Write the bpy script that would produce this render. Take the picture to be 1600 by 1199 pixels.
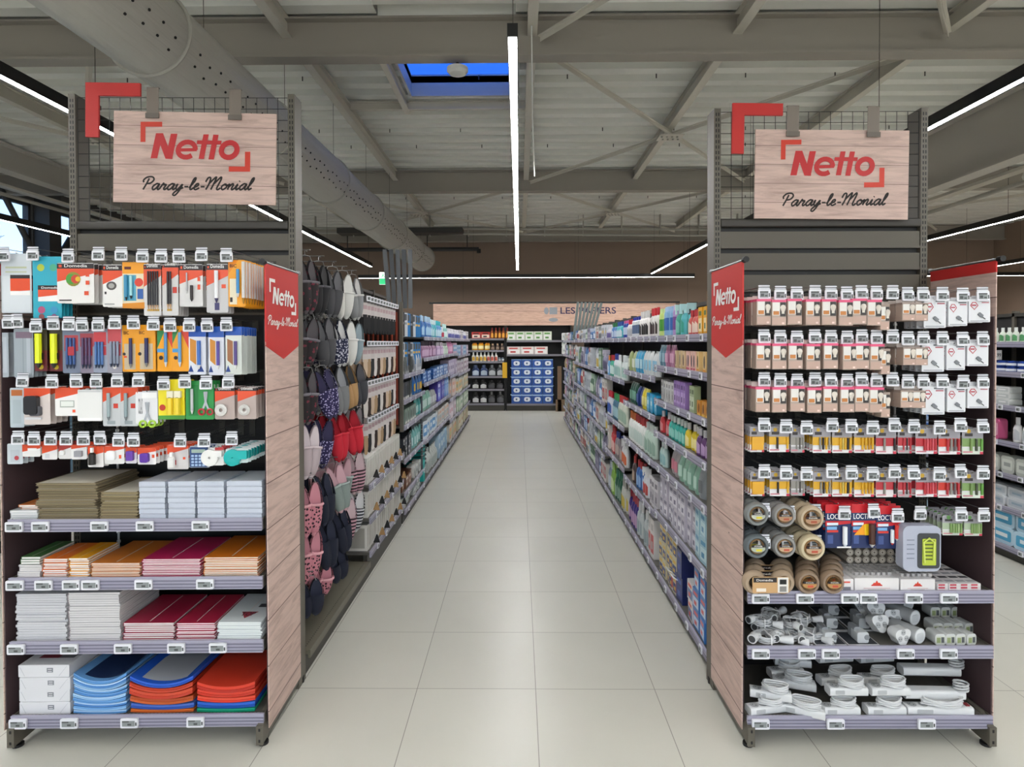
import bpy, math, random
from mathutils import Vector, Matrix
random.seed(7)
S = bpy.context.scene
for o in list(bpy.data.objects): bpy.data.objects.remove(o)

# ------------------------------------------------------------------ camera
F_PX, EYE, PITCH, YAW, ROLL, PCY = 949.0, 1.752, .0141, -.0117, .0029, 549.4
_f = Vector((math.sin(YAW)*math.cos(PITCH), math.cos(YAW)*math.cos(PITCH), -math.sin(PITCH)))
_r = Vector((math.cos(YAW), -math.sin(YAW), 0)); _d = _f.cross(_r)
CR = math.cos(ROLL)*_r + math.sin(ROLL)*_d; CD = -math.sin(ROLL)*_r + math.cos(ROLL)*_d
cam_d = bpy.data.cameras.new('camera'); cam = bpy.data.objects.new('camera', cam_d)
S.collection.objects.link(cam); S.camera = cam
cam.matrix_world = Matrix(((CR.x, -CD.x, -_f.x, 0), (CR.y, -CD.y, -_f.y, 0), (CR.z, -CD.z, -_f.z, EYE), (0, 0, 0, 1)))
cam_d.sensor_fit = 'HORIZONTAL'; cam_d.sensor_width = 36; cam_d.lens = F_PX/1600*36
cam_d.shift_y = -(599.5-PCY)/1600; cam_d.clip_start = .05; cam_d.clip_end = 200

def at_y(x, y, Y):                       # photograph pixel -> point of the place at depth Y
    d = CR*((x-800)/F_PX) + CD*((y-PCY)/F_PX) + _f
    return Vector((0, 0, EYE)) + d*(Y/d.y)

# ------------------------------------------------------------------ world, exposure
S.view_settings.view_transform = 'Standard'; S.view_settings.look = 'None'
S.view_settings.gamma = 1; S.view_settings.use_curve_mapping = False
S.view_settings.exposure = 1.65
W = bpy.data.worlds.new('world'); S.world = W; W.use_nodes = True
bg = W.node_tree.nodes['Background']; bg.inputs[1].default_value = 1.0
_wn = W.node_tree.nodes; _tc0 = _wn.new('ShaderNodeTexCoord'); _sp = _wn.new('ShaderNodeSeparateXYZ'); _rp = _wn.new('ShaderNodeValToRGB')
W.node_tree.links.new(_tc0.outputs['Generated'], _sp.inputs[0]); W.node_tree.links.new(_sp.outputs[2], _rp.inputs[0]); W.node_tree.links.new(_rp.outputs[0], bg.inputs[0])
_rp.color_ramp.elements[0].position = .05; _rp.color_ramp.elements[0].color = (.62, .62, .60, 1); _rp.color_ramp.elements[1].position = .36; _rp.color_ramp.elements[1].color = (.09, .20, .38, 1)
_e = _rp.color_ramp.elements.new(.16); _e.color = (.46, .58, .68, 1); _e = _rp.color_ramp.elements.new(.26); _e.color = (.30, .44, .58, 1)
LED = 26.0                                # radiance of the linear lamps

# ------------------------------------------------------------------ materials
def lin(h):
    h = h.lstrip('#'); c = [int(h[i:i+2], 16)/255 for i in (0, 2, 4)]
    return tuple(x/12.92 if x <= .04045 else ((x+.055)/1.055)**2.4 for x in c)
_m = {}
def C(h, rough=.5, metal=0, emit=0, trans=0):
    k = (h, rough, metal, emit, trans)
    if k in _m: return _m[k]
    m = bpy.data.materials.new('paint_'+h.strip('#')); m.use_nodes = True
    nt = m.node_tree; b = nt.nodes['Principled BSDF']
    b.inputs['Base Color'].default_value = (*lin(h), 1); b.inputs['Roughness'].default_value = rough
    b.inputs['Metallic'].default_value = metal
    if emit:
        b.inputs['Emission Color'].default_value = (*lin(h), 1); b.inputs['Emission Strength'].default_value = emit
    if trans:
        t = nt.nodes.new('ShaderNodeBsdfTransparent'); mx = nt.nodes.new('ShaderNodeMixShader'); mx.inputs[0].default_value = trans
        t.inputs[0].default_value = (*lin(h), 1)
        nt.links.new(b.outputs[0], mx.inputs[1]); nt.links.new(t.outputs[0], mx.inputs[2])
        nt.links.new(mx.outputs[0], nt.nodes['Material Output'].inputs[0])
    _m[k] = m; return m

def nodes_mat(name, rough=.5):
    m = bpy.data.materials.new(name); m.use_nodes = True
    nt = m.node_tree; b = nt.nodes['Principled BSDF']; b.inputs['Roughness'].default_value = rough
    return m, nt, b
def floor_mat():
    m, nt, b = nodes_mat('porcelain_tiles', .32); N = nt.nodes; L = nt.links
    tc = N.new('ShaderNodeTexCoord'); mp = N.new('ShaderNodeMapping'); mp.inputs['Location'].default_value = (-.079+.6*100, -3.05+.6*100, 0)
    br = N.new('ShaderNodeTexBrick'); br.offset = 0; br.squash = 1
    br.inputs['Scale'].default_value = 1; br.inputs['Brick Width'].default_value = .6; br.inputs['Row Height'].default_value = .6
    br.inputs['Mortar Size'].default_value = .0022; br.inputs['Mortar Smooth'].default_value = .3
    br.inputs['Color1'].default_value = (*lin('#cfcdc2'), 1); br.inputs['Color2'].default_value = (*lin('#cbc9be'), 1); br.inputs['Mortar'].default_value = (*lin('#8e8b82'), 1)
    no = N.new('ShaderNodeTexNoise'); no.inputs['Scale'].default_value = 1.7; no.inputs['Detail'].default_value = 4
    mx = N.new('ShaderNodeMix'); mx.data_type = 'RGBA'; mx.blend_type = 'MULTIPLY'; mx.inputs[0].default_value = .12
    L.new(tc.outputs['Object'], mp.inputs[0]); L.new(mp.outputs[0], br.inputs[0]); L.new(tc.outputs['Object'], no.inputs[0])
    L.new(br.outputs[0], mx.inputs[6]); L.new(no.outputs[0], mx.inputs[7]); L.new(mx.outputs[2], b.inputs['Base Color'])
    return m
def wood_print(axis=2, gap=.14, off=0.0, base='#d3b8ad', dark='#ae948a'):
    m, nt, b = nodes_mat('wood_print', .6); N = nt.nodes; L = nt.links
    tc = N.new('ShaderNodeTexCoord'); mp = N.new('ShaderNodeMapping')
    mp.inputs['Scale'].default_value = (3, 3, 26) if axis == 2 else (26, 3, 3)
    no = N.new('ShaderNodeTexNoise'); no.inputs['Scale'].default_value = 1.3; no.inputs['Detail'].default_value = 9; no.inputs['Roughness'].default_value = .65; no.inputs['Distortion'].default_value = .6
    cr = N.new('ShaderNodeValToRGB'); cr.color_ramp.elements[0].position = .30; cr.color_ramp.elements[0].color = (*lin(dark), 1)
    cr.color_ramp.elements[1].position = .56; cr.color_ramp.elements[1].color = (*lin(base), 1)
    sx = N.new('ShaderNodeSeparateXYZ'); ad = N.new('ShaderNodeMath'); ad.operation = 'ADD'; ad.inputs[1].default_value = 10+off
    dv = N.new('ShaderNodeMath'); dv.operation = 'DIVIDE'; dv.inputs[1].default_value = gap
    fr = N.new('ShaderNodeMath'); fr.operation = 'FRACT'; ls = N.new('ShaderNodeMath'); ls.operation = 'LESS_THAN'; ls.inputs[1].default_value = .022
    mx = N.new('ShaderNodeMix'); mx.data_type = 'RGBA'; mx.inputs[7].default_value = (*lin('#6b544d'), 1)
    L.new(tc.outputs['Object'], mp.inputs[0]); L.new(mp.outputs[0], no.inputs[0]); L.new(no.outputs[0], cr.inputs[0]); L.new(cr.outputs[0], mx.inputs[6])
    L.new(tc.outputs['Object'], sx.inputs[0]); L.new(sx.outputs[axis], ad.inputs[0]); L.new(ad.outputs[0], dv.inputs[0]); L.new(dv.outputs[0], fr.inputs[0]); L.new(fr.outputs[0], ls.inputs[0]); L.new(ls.outputs[0], mx.inputs[0])
    L.new(mx.outputs[2], b.inputs['Base Color']); return m
def duct_mat():
    m, nt, b = nodes_mat('duct_fabric', .42); N = nt.nodes; L = nt.links
    tc = N.new('ShaderNodeTexCoord'); no = N.new('ShaderNodeTexNoise'); mp = N.new('ShaderNodeMapping'); mp.inputs['Scale'].default_value = (9, .5, 9)
    no.inputs['Scale'].default_value = 1.2; no.inputs['Detail'].default_value = 3
    bp = N.new('ShaderNodeBump'); bp.inputs['Strength'].default_value = .5; bp.inputs['Distance'].default_value = .05
    b.inputs['Base Color'].default_value = (*lin('#b9b7b0'), 1)
    L.new(tc.outputs['Object'], mp.inputs[0]); L.new(mp.outputs[0], no.inputs[0]); L.new(no.outputs[0], bp.inputs['Height']); L.new(bp.outputs[0], b.inputs['Normal'])
    return m
def pattern(kind, a, bcol, sc=60):                       # printed cloth: stripes or dots
    k = (kind, a, bcol, sc)
    if k in _m: return _m[k]
    m, nt, b = nodes_mat('cloth_'+kind, .9); N = nt.nodes; L = nt.links
    tc = N.new('ShaderNodeTexCoord')
    if kind == 'stripes':
        w = N.new('ShaderNodeTexWave'); w.bands_direction = 'Z'; w.inputs['Scale'].default_value = sc/3; out = w.outputs[1]; pos = .5
    else:
        w = N.new('ShaderNodeTexVoronoi'); w.inputs['Scale'].default_value = sc; out = w.outputs[0]; pos = .36
    cr = N.new('ShaderNodeValToRGB'); cr.color_ramp.interpolation = 'CONSTANT'
    cr.color_ramp.elements[0].color = (*lin(a), 1); cr.color_ramp.elements[1].position = pos; cr.color_ramp.elements[1].color = (*lin(bcol), 1)
    L.new(tc.outputs['Object'], w.inputs[0]); L.new(out, cr.inputs[0]); L.new(cr.outputs[0], b.inputs['Base Color'])
    _m[k] = m; return m

DARK = C('#1b1a1a', .6); RACK = C('#5f5a50', .45); RACKD = C('#3a3731', .5); SHELF = C('#5b5852', .5)
LILAC = C('#a5a2b4', .35); LILACD = C('#7a7789', .4); TAGW = C('#e4e4ea', .4); TAGS = C('#8a8f90', .3); TAGI = C('#4a4d4d', .4)
WHITE = C('#e6e6e4', .5); STEEL = C('#a7a49a', .45); BEAM = C('#cdc8bc', .5); RED = C('#c22f2b', .5); WIRE = C('#2b2b29', .4); CHROME = C('#9a9a9a', .3, .8)
BLACK = C('#131313', .5)
WOODB = wood_print(2, .2, .06)

# ------------------------------------------------------------------ mesh builder
class MB:
    def __init__(s): s.v = []; s.f = []; s.m = []; s.mats = []; s.T = Matrix.Identity(4)
    def mi(s, m):
        if m not in s.mats: s.mats.append(m)
        return s.mats.index(m)
    def add(s, vs, fs, m):
        b = len(s.v); s.v += [tuple(s.T @ Vector(v)) for v in vs]; k = s.mi(m)
        for f in fs: s.f.append([b+i for i in f]); s.m.append(k)
        return s
    def box(s, x0, x1, y0, y1, z0, z1, m):
        return s.add([(x0, y0, z0), (x1, y0, z0), (x1, y1, z0), (x0, y1, z0), (x0, y0, z1), (x1, y0, z1), (x1, y1, z1), (x0, y1, z1)],
                     [(3, 2, 1, 0), (4, 5, 6, 7), (0, 1, 5, 4), (1, 2, 6, 5), (2, 3, 7, 6), (3, 0, 4, 7)], m)
    def rbox(s, x0, x1, y0, y1, z0, z1, m, r=.006, n=3, axis='y'):      # box with rounded outline, extruded along an axis
        pts = []
        A0, A1, B0, B1 = (x0, x1, z0, z1) if axis == 'y' else ((x0, x1, y0, y1) if axis == 'z' else (y0, y1, z0, z1))
        for cx, cy, a in ((A1-r, B1-r, 0), (A0+r, B1-r, 90), (A0+r, B0+r, 180), (A1-r, B0+r, 270)):
            for i in range(n+1):
                t = math.radians(a+90*i/n); pts.append((cx+r*math.cos(t), cy+r*math.sin(t)))
        lo, hi = (y0, y1) if axis == 'y' else ((z0, z1) if axis == 'z' else (x0, x1))
        return s.prism(pts, lo, hi, m, axis)
    def prism(s, pts, lo, hi, m, axis='y'):
        n = len(pts)
        q = {'y': lambda a, b, c: (a, c, b), 'z': lambda a, b, c: (a, b, c), 'x': lambda a, b, c: (c, a, b)}[axis]
        vs = [q(a, b, lo) for a, b in pts]+[q(a, b, hi) for a, b in pts]
        fs = [list(range(n)), list(range(2*n-1, n-1, -1))]+[(i, i+n, (i+1) % n+n, (i+1) % n) for i in range(n)]
        return s.add(vs, fs, m)
    def cyl(s, p0, p1, r, m, n=10, r1=None):
        p0 = Vector(p0); p1 = Vector(p1); a = (p1-p0).normalized(); u = a.orthogonal().normalized(); w = a.cross(u); r1 = r if r1 is None else r1
        vs = [p0+(u*math.cos(2*math.pi*i/n)+w*math.sin(2*math.pi*i/n))*r for i in range(n)]+[p1+(u*math.cos(2*math.pi*i/n)+w*math.sin(2*math.pi*i/n))*r1 for i in range(n)]
        return s.add(vs, [list(range(n-1, -1, -1)), list(range(n, 2*n))]+[(i, (i+1) % n, (i+1) % n+n, i+n) for i in range(n)], m)
    def lathe(s, prof, m, n=12, sx=1, sy=1, cx=0, cy=0, cap=True):      # prof: (r, z[, material of the band below])
        vs = []; 
        for p in prof:
            for i in range(n):
                t = 2*math.pi*i/n; vs.append((cx+p[0]*sx*math.cos(t), cy+p[0]*sy*math.sin(t), p[1]))
        for j in range(1, len(prof)):
            mm = prof[j][2] if len(prof[j]) > 2 else m
            s.add(vs[(j-1)*n:(j+1)*n], [(i, (i+1) % n, (i+1) % n+n, i+n) for i in range(n)], mm)
        if cap:
            s.add(vs[:n], [list(range(n-1, -1, -1))], m)
            s.add(vs[-n:], [list(range(n))], prof[-1][2] if len(prof[-1]) > 2 else m)
        return s
    def tube(s, pts, r, m, n=6, closed=False):
        pts = [Vector(p) for p in pts]; k = len(pts); vs = []; u = None
        for i, p in enumerate(pts):
            a = pts[(i+1) % k] if (closed or i < k-1) else p; b = pts[i-1] if (closed or i > 0) else p
            t = (a-b).normalized() if (a-b).length > 1e-9 else Vector((0, 0, 1))
            u = t.orthogonal().normalized() if u is None else (u-t*u.dot(t)).normalized()
            w = t.cross(u)
            vs += [p+(u*math.cos(2*math.pi*j/n)+w*math.sin(2*math.pi*j/n))*r for j in range(n)]
        fs = []
        for i in range(k if closed else k-1):
            a = i*n; b = ((i+1) % k)*n
            fs += [(a+j, a+(j+1) % n, b+(j+1) % n, b+j) for j in range(n)]
        if not closed: fs += [list(range(n-1, -1, -1)), list(range((k-1)*n, k*n))]
        return s.add(vs, fs, m)
    def torus(s, c, R, r, m, axis='y', n=20, k=8, sr=1.0):             # ring of rectangular-ish section; sr stretches along the axis
        vs = []
        for i in range(n):
            t = 2*math.pi*i/n
            for j in range(k):
                q = 2*math.pi*j/k+math.pi/k; a = (R+r*math.cos(q)*1.2); h = r*math.sin(q)*sr
                x, z = a*math.cos(t), a*math.sin(t)
                vs.append((c[0]+x, c[1]+h, c[2]+z) if axis == 'y' else (c[0]+x, c[1]+z, c[2]+h))
        return s.add(vs, [(i*k+j, i*k+(j+1) % k, ((i+1) % n)*k+(j+1) % k, ((i+1) % n)*k+j) for i in range(n) for j in range(k)], m)
    def ribbon(s, pts, w, m, q, closed=False):                          # flat stroke of width w; q maps 2D to 3D
        P = [Vector((a, b)) for a, b in pts]; n = len(P); vs = []
        for i in range(n):
            a = P[i-1] if (closed or i) else P[i]; b = P[(i+1) % n] if (closed or i < n-1) else P[i]
            t = (b-a).normalized(); nn = Vector((-t.y, t.x))*w/2
            vs += [q(*(P[i]+nn)), q(*(P[i]-nn))]
        k = n if closed else n-1
        return s.add(vs, [(2*i, 2*i+1, (2*i+3) % (2*n), (2*i+2) % (2*n)) for i in range(k)], m)
    def obj(s, name, parent=None, smooth=35):
        me = bpy.data.meshes.new(name); me.from_pydata(s.v, [], s.f)
        for m in s.mats: me.materials.append(m)
        me.polygons.foreach_set('material_index', s.m)
        me.shade_smooth(); me.set_sharp_from_angle(angle=math.radians(smooth)); me.update()
        o = bpy.data.objects.new(name, me); S.collection.objects.link(o)
        if parent: o.parent = parent
        return o

def tag(o, label, cat, group=None, kind=None):
    o['label'] = label; o['category'] = cat
    if group: o['group'] = group
    if kind: o['kind'] = kind
    return o
def thing(name, label, cat, loc=(0, 0, 0), rz=0, group=None):
    o = bpy.data.objects.new(name, None); o.empty_display_size = .05; S.collection.objects.link(o); o.location = loc; o.rotation_euler = (0, 0, rz)
    return tag(o, label, cat, group)
def solo(name, mb, label, cat, loc=(0, 0, 0), rz=0, group=None, kind=None):
    o = mb.obj(name); o.location = loc; o.rotation_euler = (0, 0, rz); return tag(o, label, cat, group, kind)
def struct(name, mb, label, cat='wall'):
    o = mb.obj(name); return tag(o, label, cat, None, 'structure')
PROTO = {}
def put(key, build, name, label, cat, loc, rot=(0, 0, 0), group=None, scale=None):
    """key caches the parts; build() -> list of (part name, MB) or one MB for a thing without parts"""
    if key not in PROTO:
        b = build()
        if isinstance(b, MB): o = b.obj(name); PROTO[key] = o.data; bpy.data.objects.remove(o)
        else:
            r = []
            for pn, mb, *lb in b:
                o = mb.obj(pn); r.append((pn, o.data, lb[0] if lb else None)); bpy.data.objects.remove(o)
            PROTO[key] = r
    p = PROTO[key]
    if isinstance(p, list):
        o = bpy.data.objects.new(name, None); o.empty_display_size = .02; S.collection.objects.link(o)
        for pn, me, lb in p:
            c = bpy.data.objects.new(pn, me); S.collection.objects.link(c); c.parent = o
            if lb: c['label'] = lb
    else:
        o = bpy.data.objects.new(name, p); S.collection.objects.link(o)
    o.location = loc; o.rotation_euler = rot
    if scale: o.scale = scale
    return tag(o, label, cat, group)

_o1 = 'zeroth first second third fourth fifth sixth seventh eighth ninth tenth eleventh twelfth thirteenth fourteenth fifteenth sixteenth seventeenth eighteenth nineteenth'.split()
_t = {2: 'twent', 3: 'thirt', 4: 'fort', 5: 'fift', 6: 'sixt', 7: 'sevent', 8: 'eight', 9: 'ninet'}
def nth(n):
    if n < 20: return _o1[n]
    if n % 10 == 0: return _t[n//10]+'ieth'
    return (_t[n//10]+'y-'+_o1[n % 10]) if n < 100 else 'hundred-and-'+nth(n-100)

# ------------------------------------------------------------------ lettering
_tc = {}
def text_geo(s):
    if s in _tc: return _tc[s]
    cu = bpy.data.curves.new('lettering', 'FONT'); cu.body = s; cu.size = 1; cu.resolution_u = 3; cu.offset = .012
    o = bpy.data.objects.new('lettering', cu); S.collection.objects.link(o)
    me = o.evaluated_get(bpy.context.evaluated_depsgraph_get()).to_mesh()
    vs = [tuple(v.co) for v in me.vertices]; fs = [tuple(p.vertices) for p in me.polygons]
    bpy.data.objects.remove(o); bpy.data.curves.remove(cu)
    x0 = min(v[0] for v in vs); x1 = max(v[0] for v in vs); y1 = max(v[1] for v in vs); y0 = min(v[1] for v in vs)
    _tc[s] = (vs, fs, x0, x1, y0, y1); return _tc[s]
def text(mb, s, x, z, w, h, y, m, q=None, shear=0):        # fits the words in a w x h box, lower left at x, z on the plane y
    vs, fs, x0, x1, y0, y1 = text_geo(s); q = q or (lambda a, b: (a, y, b))
    mb.add([q(x+(v[0]-x0)/(x1-x0)*w+shear*(v[1]-y0)/(y1-y0)*h, z+(v[1]-y0)/(y1-y0)*h) for v in vs], fs, m)
def catmull(p, k=5):
    if len(p) < 3: return p
    P = [p[0]]+list(p)+[p[-1]]; out = []
    for i in range(1, len(P)-2):
        for j in range(k):
            t = j/k; out.append(tuple(.5*((2*P[i][c])+(-P[i-1][c]+P[i+1][c])*t+(2*P[i-1][c]-5*P[i][c]+4*P[i+1][c]-P[i+2][c])*t*t+(-P[i-1][c]+3*P[i][c]-3*P[i+1][c]+P[i+2][c])*t**3) for c in (0, 1)))
    return out+[p[-1]]
GL = {'P': (1.35, [[(.25, 0), (.4, .8), (.55, 1.9)], [(.0, 1.2), (-.15, 1.6), (.2, 2.1), (.9, 2.15), (1.25, 1.7), (1.0, 1.15), (.45, 1.0)]]),
 'a': (1.15, [[(.85, .9), (.5, 1), (.1, .5), (.25, 0), (.6, .2), (.9, 1), (.82, .25), (.98, 0), (1.2, .3)]]),
 'r': (.95, [[(0, .3), (.22, .95), (.3, 1.1), (.32, .82), (.7, .85), (.55, .25), (.7, 0), (1.0, .3)]]),
 'y': (1.05, [[(0, .5), (.15, .95), (.12, .25), (.4, .05), (.8, .9)], [(.85, .95), (.7, -.1), (.35, -.95), (0, -.8), (.3, -.2), (1.1, .35)]]),
 '-': (.85, [[(.15, .5), (.7, .5)]]),
 'l': (.6, [[(0, .3), (.45, 1.4), (.45, 2.0), (.22, 1.7), (.15, .4), (.3, 0), (.62, .3)]]),
 'e': (.8, [[(0, .3), (.5, .65), (.5, 1), (.22, .9), (.1, .3), (.38, 0), (.82, .3)]]),
 'M': (2.1, [[(-.25, 1.3), (-.1, 2.0), (.25, 1.95), (.3, .9), (.15, 0)], [(.3, 1.0), (.9, 2.1), (1.02, 1.8), (.85, 0)], [(1.0, 1.0), (1.6, 2.1), (1.75, 1.7), (1.6, .3), (1.8, 0), (2.1, .3)]]),
 'o': (.95, [[(.5, 1), (.1, .55), (.35, 0), (.8, .45), (.5, 1), (.62, .75), (1.0, .8)]]),
 'n': (1.05, [[(-.1, .6), (.15, .95), (.1, 0)], [(.12, .4), (.5, 1), (.68, .8), (.6, .2), (.75, 0), (1.05, .3)]]),
 'i': (.55, [[(0, .3), (.2, .95), (.15, .25), (.3, 0), (.55, .3)], [(.27, 1.38), (.33, 1.5)]])}
def script_words(mb, s, x, yb, w, xh, m, q, lw, sgn=-1):    # cursive strokes; sgn -1: y grows downward
    tot = sum(GL[c][0] for c in s); k = w/tot; cx = x
    for c in s:
        for st in GL[c][1]:
            mb.ribbon([(cx+(a+.3*b)*k, yb+sgn*b*xh) for a, b in catmull(st)], lw, m, q)
        cx += GL[c][0]*k
def arc(cx, cy, rx, ry, a0, a1, n=18): return [(cx+rx*math.cos(math.radians(a0+(a1-a0)*i/n)), cy+ry*math.sin(math.radians(a0+(a1-a0)*i/n))) for i in range(n+1)]
def netto(mb, q0, mr, mo, nv):                              # letters and brackets in the frame of an 852 x 480 board
    lay = [0]
    def q(a, b): return tuple(Vector(q0(a, b))+nv*.00022*lay[0])
    def L(pts, m, w=27):
        lay[0] += 1
        mb.add([q(a, b) for a, b in pts], [list(range(len(pts)))], m)
    L([(694, 284), (807, 284), (807, 310), (720, 310), (720, 390), (694, 390)], mo)
    L([(1270, 440), (1270, 545), (1158, 545), (1158, 518), (1242, 518), (1242, 440)], mo)
    L([(748, 476), (775, 344), (812, 344), (783, 476)], mr); L([(775, 344), (812, 344), (864, 478), (826, 478)], mr); L([(826, 478), (853, 347), (888, 347), (861, 480)], mr)
    lay[0] += 1; mb.ribbon([(a-.12*(b-428), b) for a, b in arc(937, 430, 45, 40, 48, 362)], 26, mr, q)
    lay[0] += 1; mb.ribbon([(905, 432), (990, 430)], 17, mr, q)
    L([(1000, 478), (1024, 350), (1052, 350), (1028, 479)], mr); L([(1052, 481), (1076, 351), (1104, 352), (1080, 482)], mr)
    L([(992, 381), (1120, 383), (1117, 403), (989, 401)], mr)
    lay[0] += 1; mb.ribbon([(a-.12*(b-432), b) for a, b in arc(1160, 432, 41, 39, 0, 342)], 28, mr, q, closed=True)

# ================================================================== THE HALL
WX0, WX1, WY1, ROOF = -9.3, 12.6, 16.3, 4.78
f = MB(); f.box(WX0, WX1, -9, WY1, -.1, 0, floor_mat()); struct('floor', f, 'large pale beige porcelain floor tiles with thin grey joints', 'floor')
WALLC = C('#8f7b6c', .8); LW = C('#55524e', .8)
b = MB(); b.box(WX0, WX1, WY1, WY1+.2, 0, 5.0, WALLC)
for x in (-7.5, -4.5, -1.5, 1.5, 4.5, 7.5): b.box(x, x+.008, WY1-.004, WY1, 0, 4.7, C('#6e5f53', .8))
struct('wall_back', b, 'plain brown-grey panelled wall at the far end of the shop')
b = MB(); b.box(WX1, WX1+.2, -9, WY1, 0, 5.0, WALLC); struct('wall_right', b, 'plain brown-grey wall on the right of the shop')
b = MB()                                          # left wall round two windows
wins = ((9.55, 11.55), (11.9, 12.75))
for y0, y1, z0, z1 in ((-9, 9.55, 0, 5), (9.55, 12.75, 0, 2.2), (9.55, 12.75, 4.45, 5), (11.55, 11.9, 2.2, 4.45), (12.75, WY1, 0, 5)): b.box(WX0-.2, WX0, y0, y1, z0, z1, LW)
struct('wall_left', b, 'dark grey wall with high windows on the left of the shop')
for i, (y0, y1) in enumerate(wins):
    w = MB(); g = C('#3b3a3a', .5)
    for a in ((y0, y0+.06, 2.2, 4.45), (y1-.06, y1, 2.2, 4.45), (y0, y1, 2.2, 2.26), (y0, y1, 4.39, 4.45)): w.box(WX0-.12, WX0-.04, *a, g)
    o = struct('window_%d' % (i+1), w, ('dark-framed window beside the corner column, the wider one' if i == 0 else 'narrow dark-framed window with a diagonal brace before it'), 'window')
    p = MB(); p.box(WX0-.09, WX0-.08, y0+.06, y1-.06, 2.26, 4.39, C('#e8f2ff', .05, 0, 0, .92)); p.obj('pane', o)
# a leafless tree outside the windows
t = thing('bare_tree', 'leafless tree outside the windows on the left', 'tree', (-13, 12.6, 0))
tr = MB(); tr.cyl((0, 0, 0), (0, 0, 2.2), .16, C('#4a4238', .9), 8, .11); tr.obj('trunk', t)
br = MB(); rr = random.Random(3)
def grow(p, d, l, r, k):
    q = p+d*l; br.cyl(p, q, r, C('#4a4238', .9), 4, r*.7)
    if k:
        for _ in range(3): grow(q, (d+Vector((rr.uniform(-.6, .6), rr.uniform(-.8, .8), rr.uniform(-.1, .6)))).normalized(), l*.72, r*.6, k-1)
for a in range(5): grow(Vector((0, 0, 2.1)), Vector((math.cos(a*1.26), math.sin(a*1.26), .9)).normalized(), 1.0, .06, 4)
br.obj('branches', t)
g = MB(); g.box(-60, WX0-.2, -40, 60, -.12, -.02, C('#8a8578', .9)); struct('ground', g, 'pale ground outside the windows', 'ground')

# roof deck: trapezoid ribs running across the shop
DECK = C('#e4e4dd', .5)
def deck(x0, x1, y0, y1):
    pts = []; y = y0; P = .33
    k = int(round((y1-y0)/P)); P = (y1-y0)/k
    for i in range(k):
        for dy, dz in ((0, 0), (.12, 0), (.14, .11), (.26, .11)): pts.append((y+P*dy/.28, ROOF+dz))
        y += P
    pts.append((y1, ROOF)); vs = [(x0, a, b) for a, b in pts]+[(x1, a, b) for a, b in pts]; n = len(pts)
    return vs, [(i, i+1, n+i+1, n+i) for i in range(n-1)]
SK = (-1.30, -.02, 5.98, 7.42)                    # roof light opening
d = MB()
for x0, x1, y0, y1 in ((WX0, SK[0], -9, WY1), (SK[1], WX1, -9, WY1), (SK[0], SK[1], -9, SK[2]), (SK[0], SK[1], SK[3], WY1)): d.add(*deck(x0, x1, y0, y1), DECK)
d.box(WX0, SK[0], -9, WY1, ROOF+.14, ROOF+.22, DECK); d.box(SK[1], WX1, -9, WY1, ROOF+.14, ROOF+.22, DECK); d.box(SK[0], SK[1], -9, SK[2], ROOF+.14, ROOF+.22, DECK); d.box(SK[0], SK[1], SK[3], WY1, ROOF+.14, ROOF+.22, DECK)
struct('ceiling', d, 'pale ribbed steel roof deck', 'ceiling')
s = MB(); x0, x1, y0, y1 = SK; u = C('#b9b9b3', .5)
s.box(x0-.03, x0, y0, y1, ROOF-.02, ROOF+.24, u); s.box(x1, x1+.03, y0, y1, ROOF-.02, ROOF+.24, u); s.box(x0, x1, y0-.03, y0, ROOF-.02, ROOF+.24, u); s.box(x0, x1, y1, y1+.03, ROOF-.02, ROOF+.24, u)
so = struct('window_3', s, 'rooflight with a blue dome beside the middle lamp', 'window')
p = MB(); p.box(x0, x1, y0, y1, ROOF+.235, ROOF+.24, C('#a4c8ff', .1, 0, 0, .97)); p.obj('dome', so)

def ibeam(mb, p0, p1, w, h, m, tf=.02, tw=.012):  # horizontal I section, top at p.z
    p0 = Vector(p0); p1 = Vector(p1); dv = (p1-p0); L = dv.length; a = math.atan2(dv.y, dv.x)
    mb.T = Matrix.Translation(p0) @ Matrix.Rotation(a, 4, 'Z')
    mb.box(0, L, -w/2, w/2, -tf, 0, m); mb.box(0, L, -w/2, w/2, -h, -h+tf, m); mb.box(0, L, -tw/2, tw/2, -h+tf, -tf, m); mb.T = Matrix.Identity(4)
k = 0
for y, lab in ((.6, 'roof beam across the shop above the shopper, nearest'), (5.7, 'wide pale roof beam crossing just behind the hanging signs'), (10.7, 'roof beam crossing the middle of the aisle'), (15.95, 'roof beam running along the far wall')):
    k += 1; m = MB(); ibeam(m, (WX0, y, ROOF-.01), (WX1, y, ROOF-.01), .16, .37, C('#9d978d', .5)); struct('trim_%d' % k, m, lab, 'beam')
pos = {-6.0: 'far left beside the duct', -4.03: 'far left', -2.16: 'left of the rooflight', .13: 'beside the middle lamp', 2.03: 'through the crossed braces', 3.97: 'above the right sign'}
for x, lab in pos.items():
    k += 1; m = MB(); ibeam(m, (x, -8, ROOF-.012), (x, 15.4, ROOF-.012), .09, .16, BEAM, .012, .008); struct('trim_%d' % k, m, 'slim pale purlin running down the shop, '+lab, 'beam')
m = MB(); ibeam(m, (SK[0]-.1, 5.75, ROOF-.012), (SK[0]-.1, 7.7, ROOF-.012), .07, .12, BEAM, .01, .008); ibeam(m, (-2.1, 7.62, ROOF-.012), (.1, 7.62, ROOF-.012), .06, .10, BEAM, .01, .008); k += 1; struct('trim_%d' % k, m, 'pale steel trimmer round the rooflight', 'beam')
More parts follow.
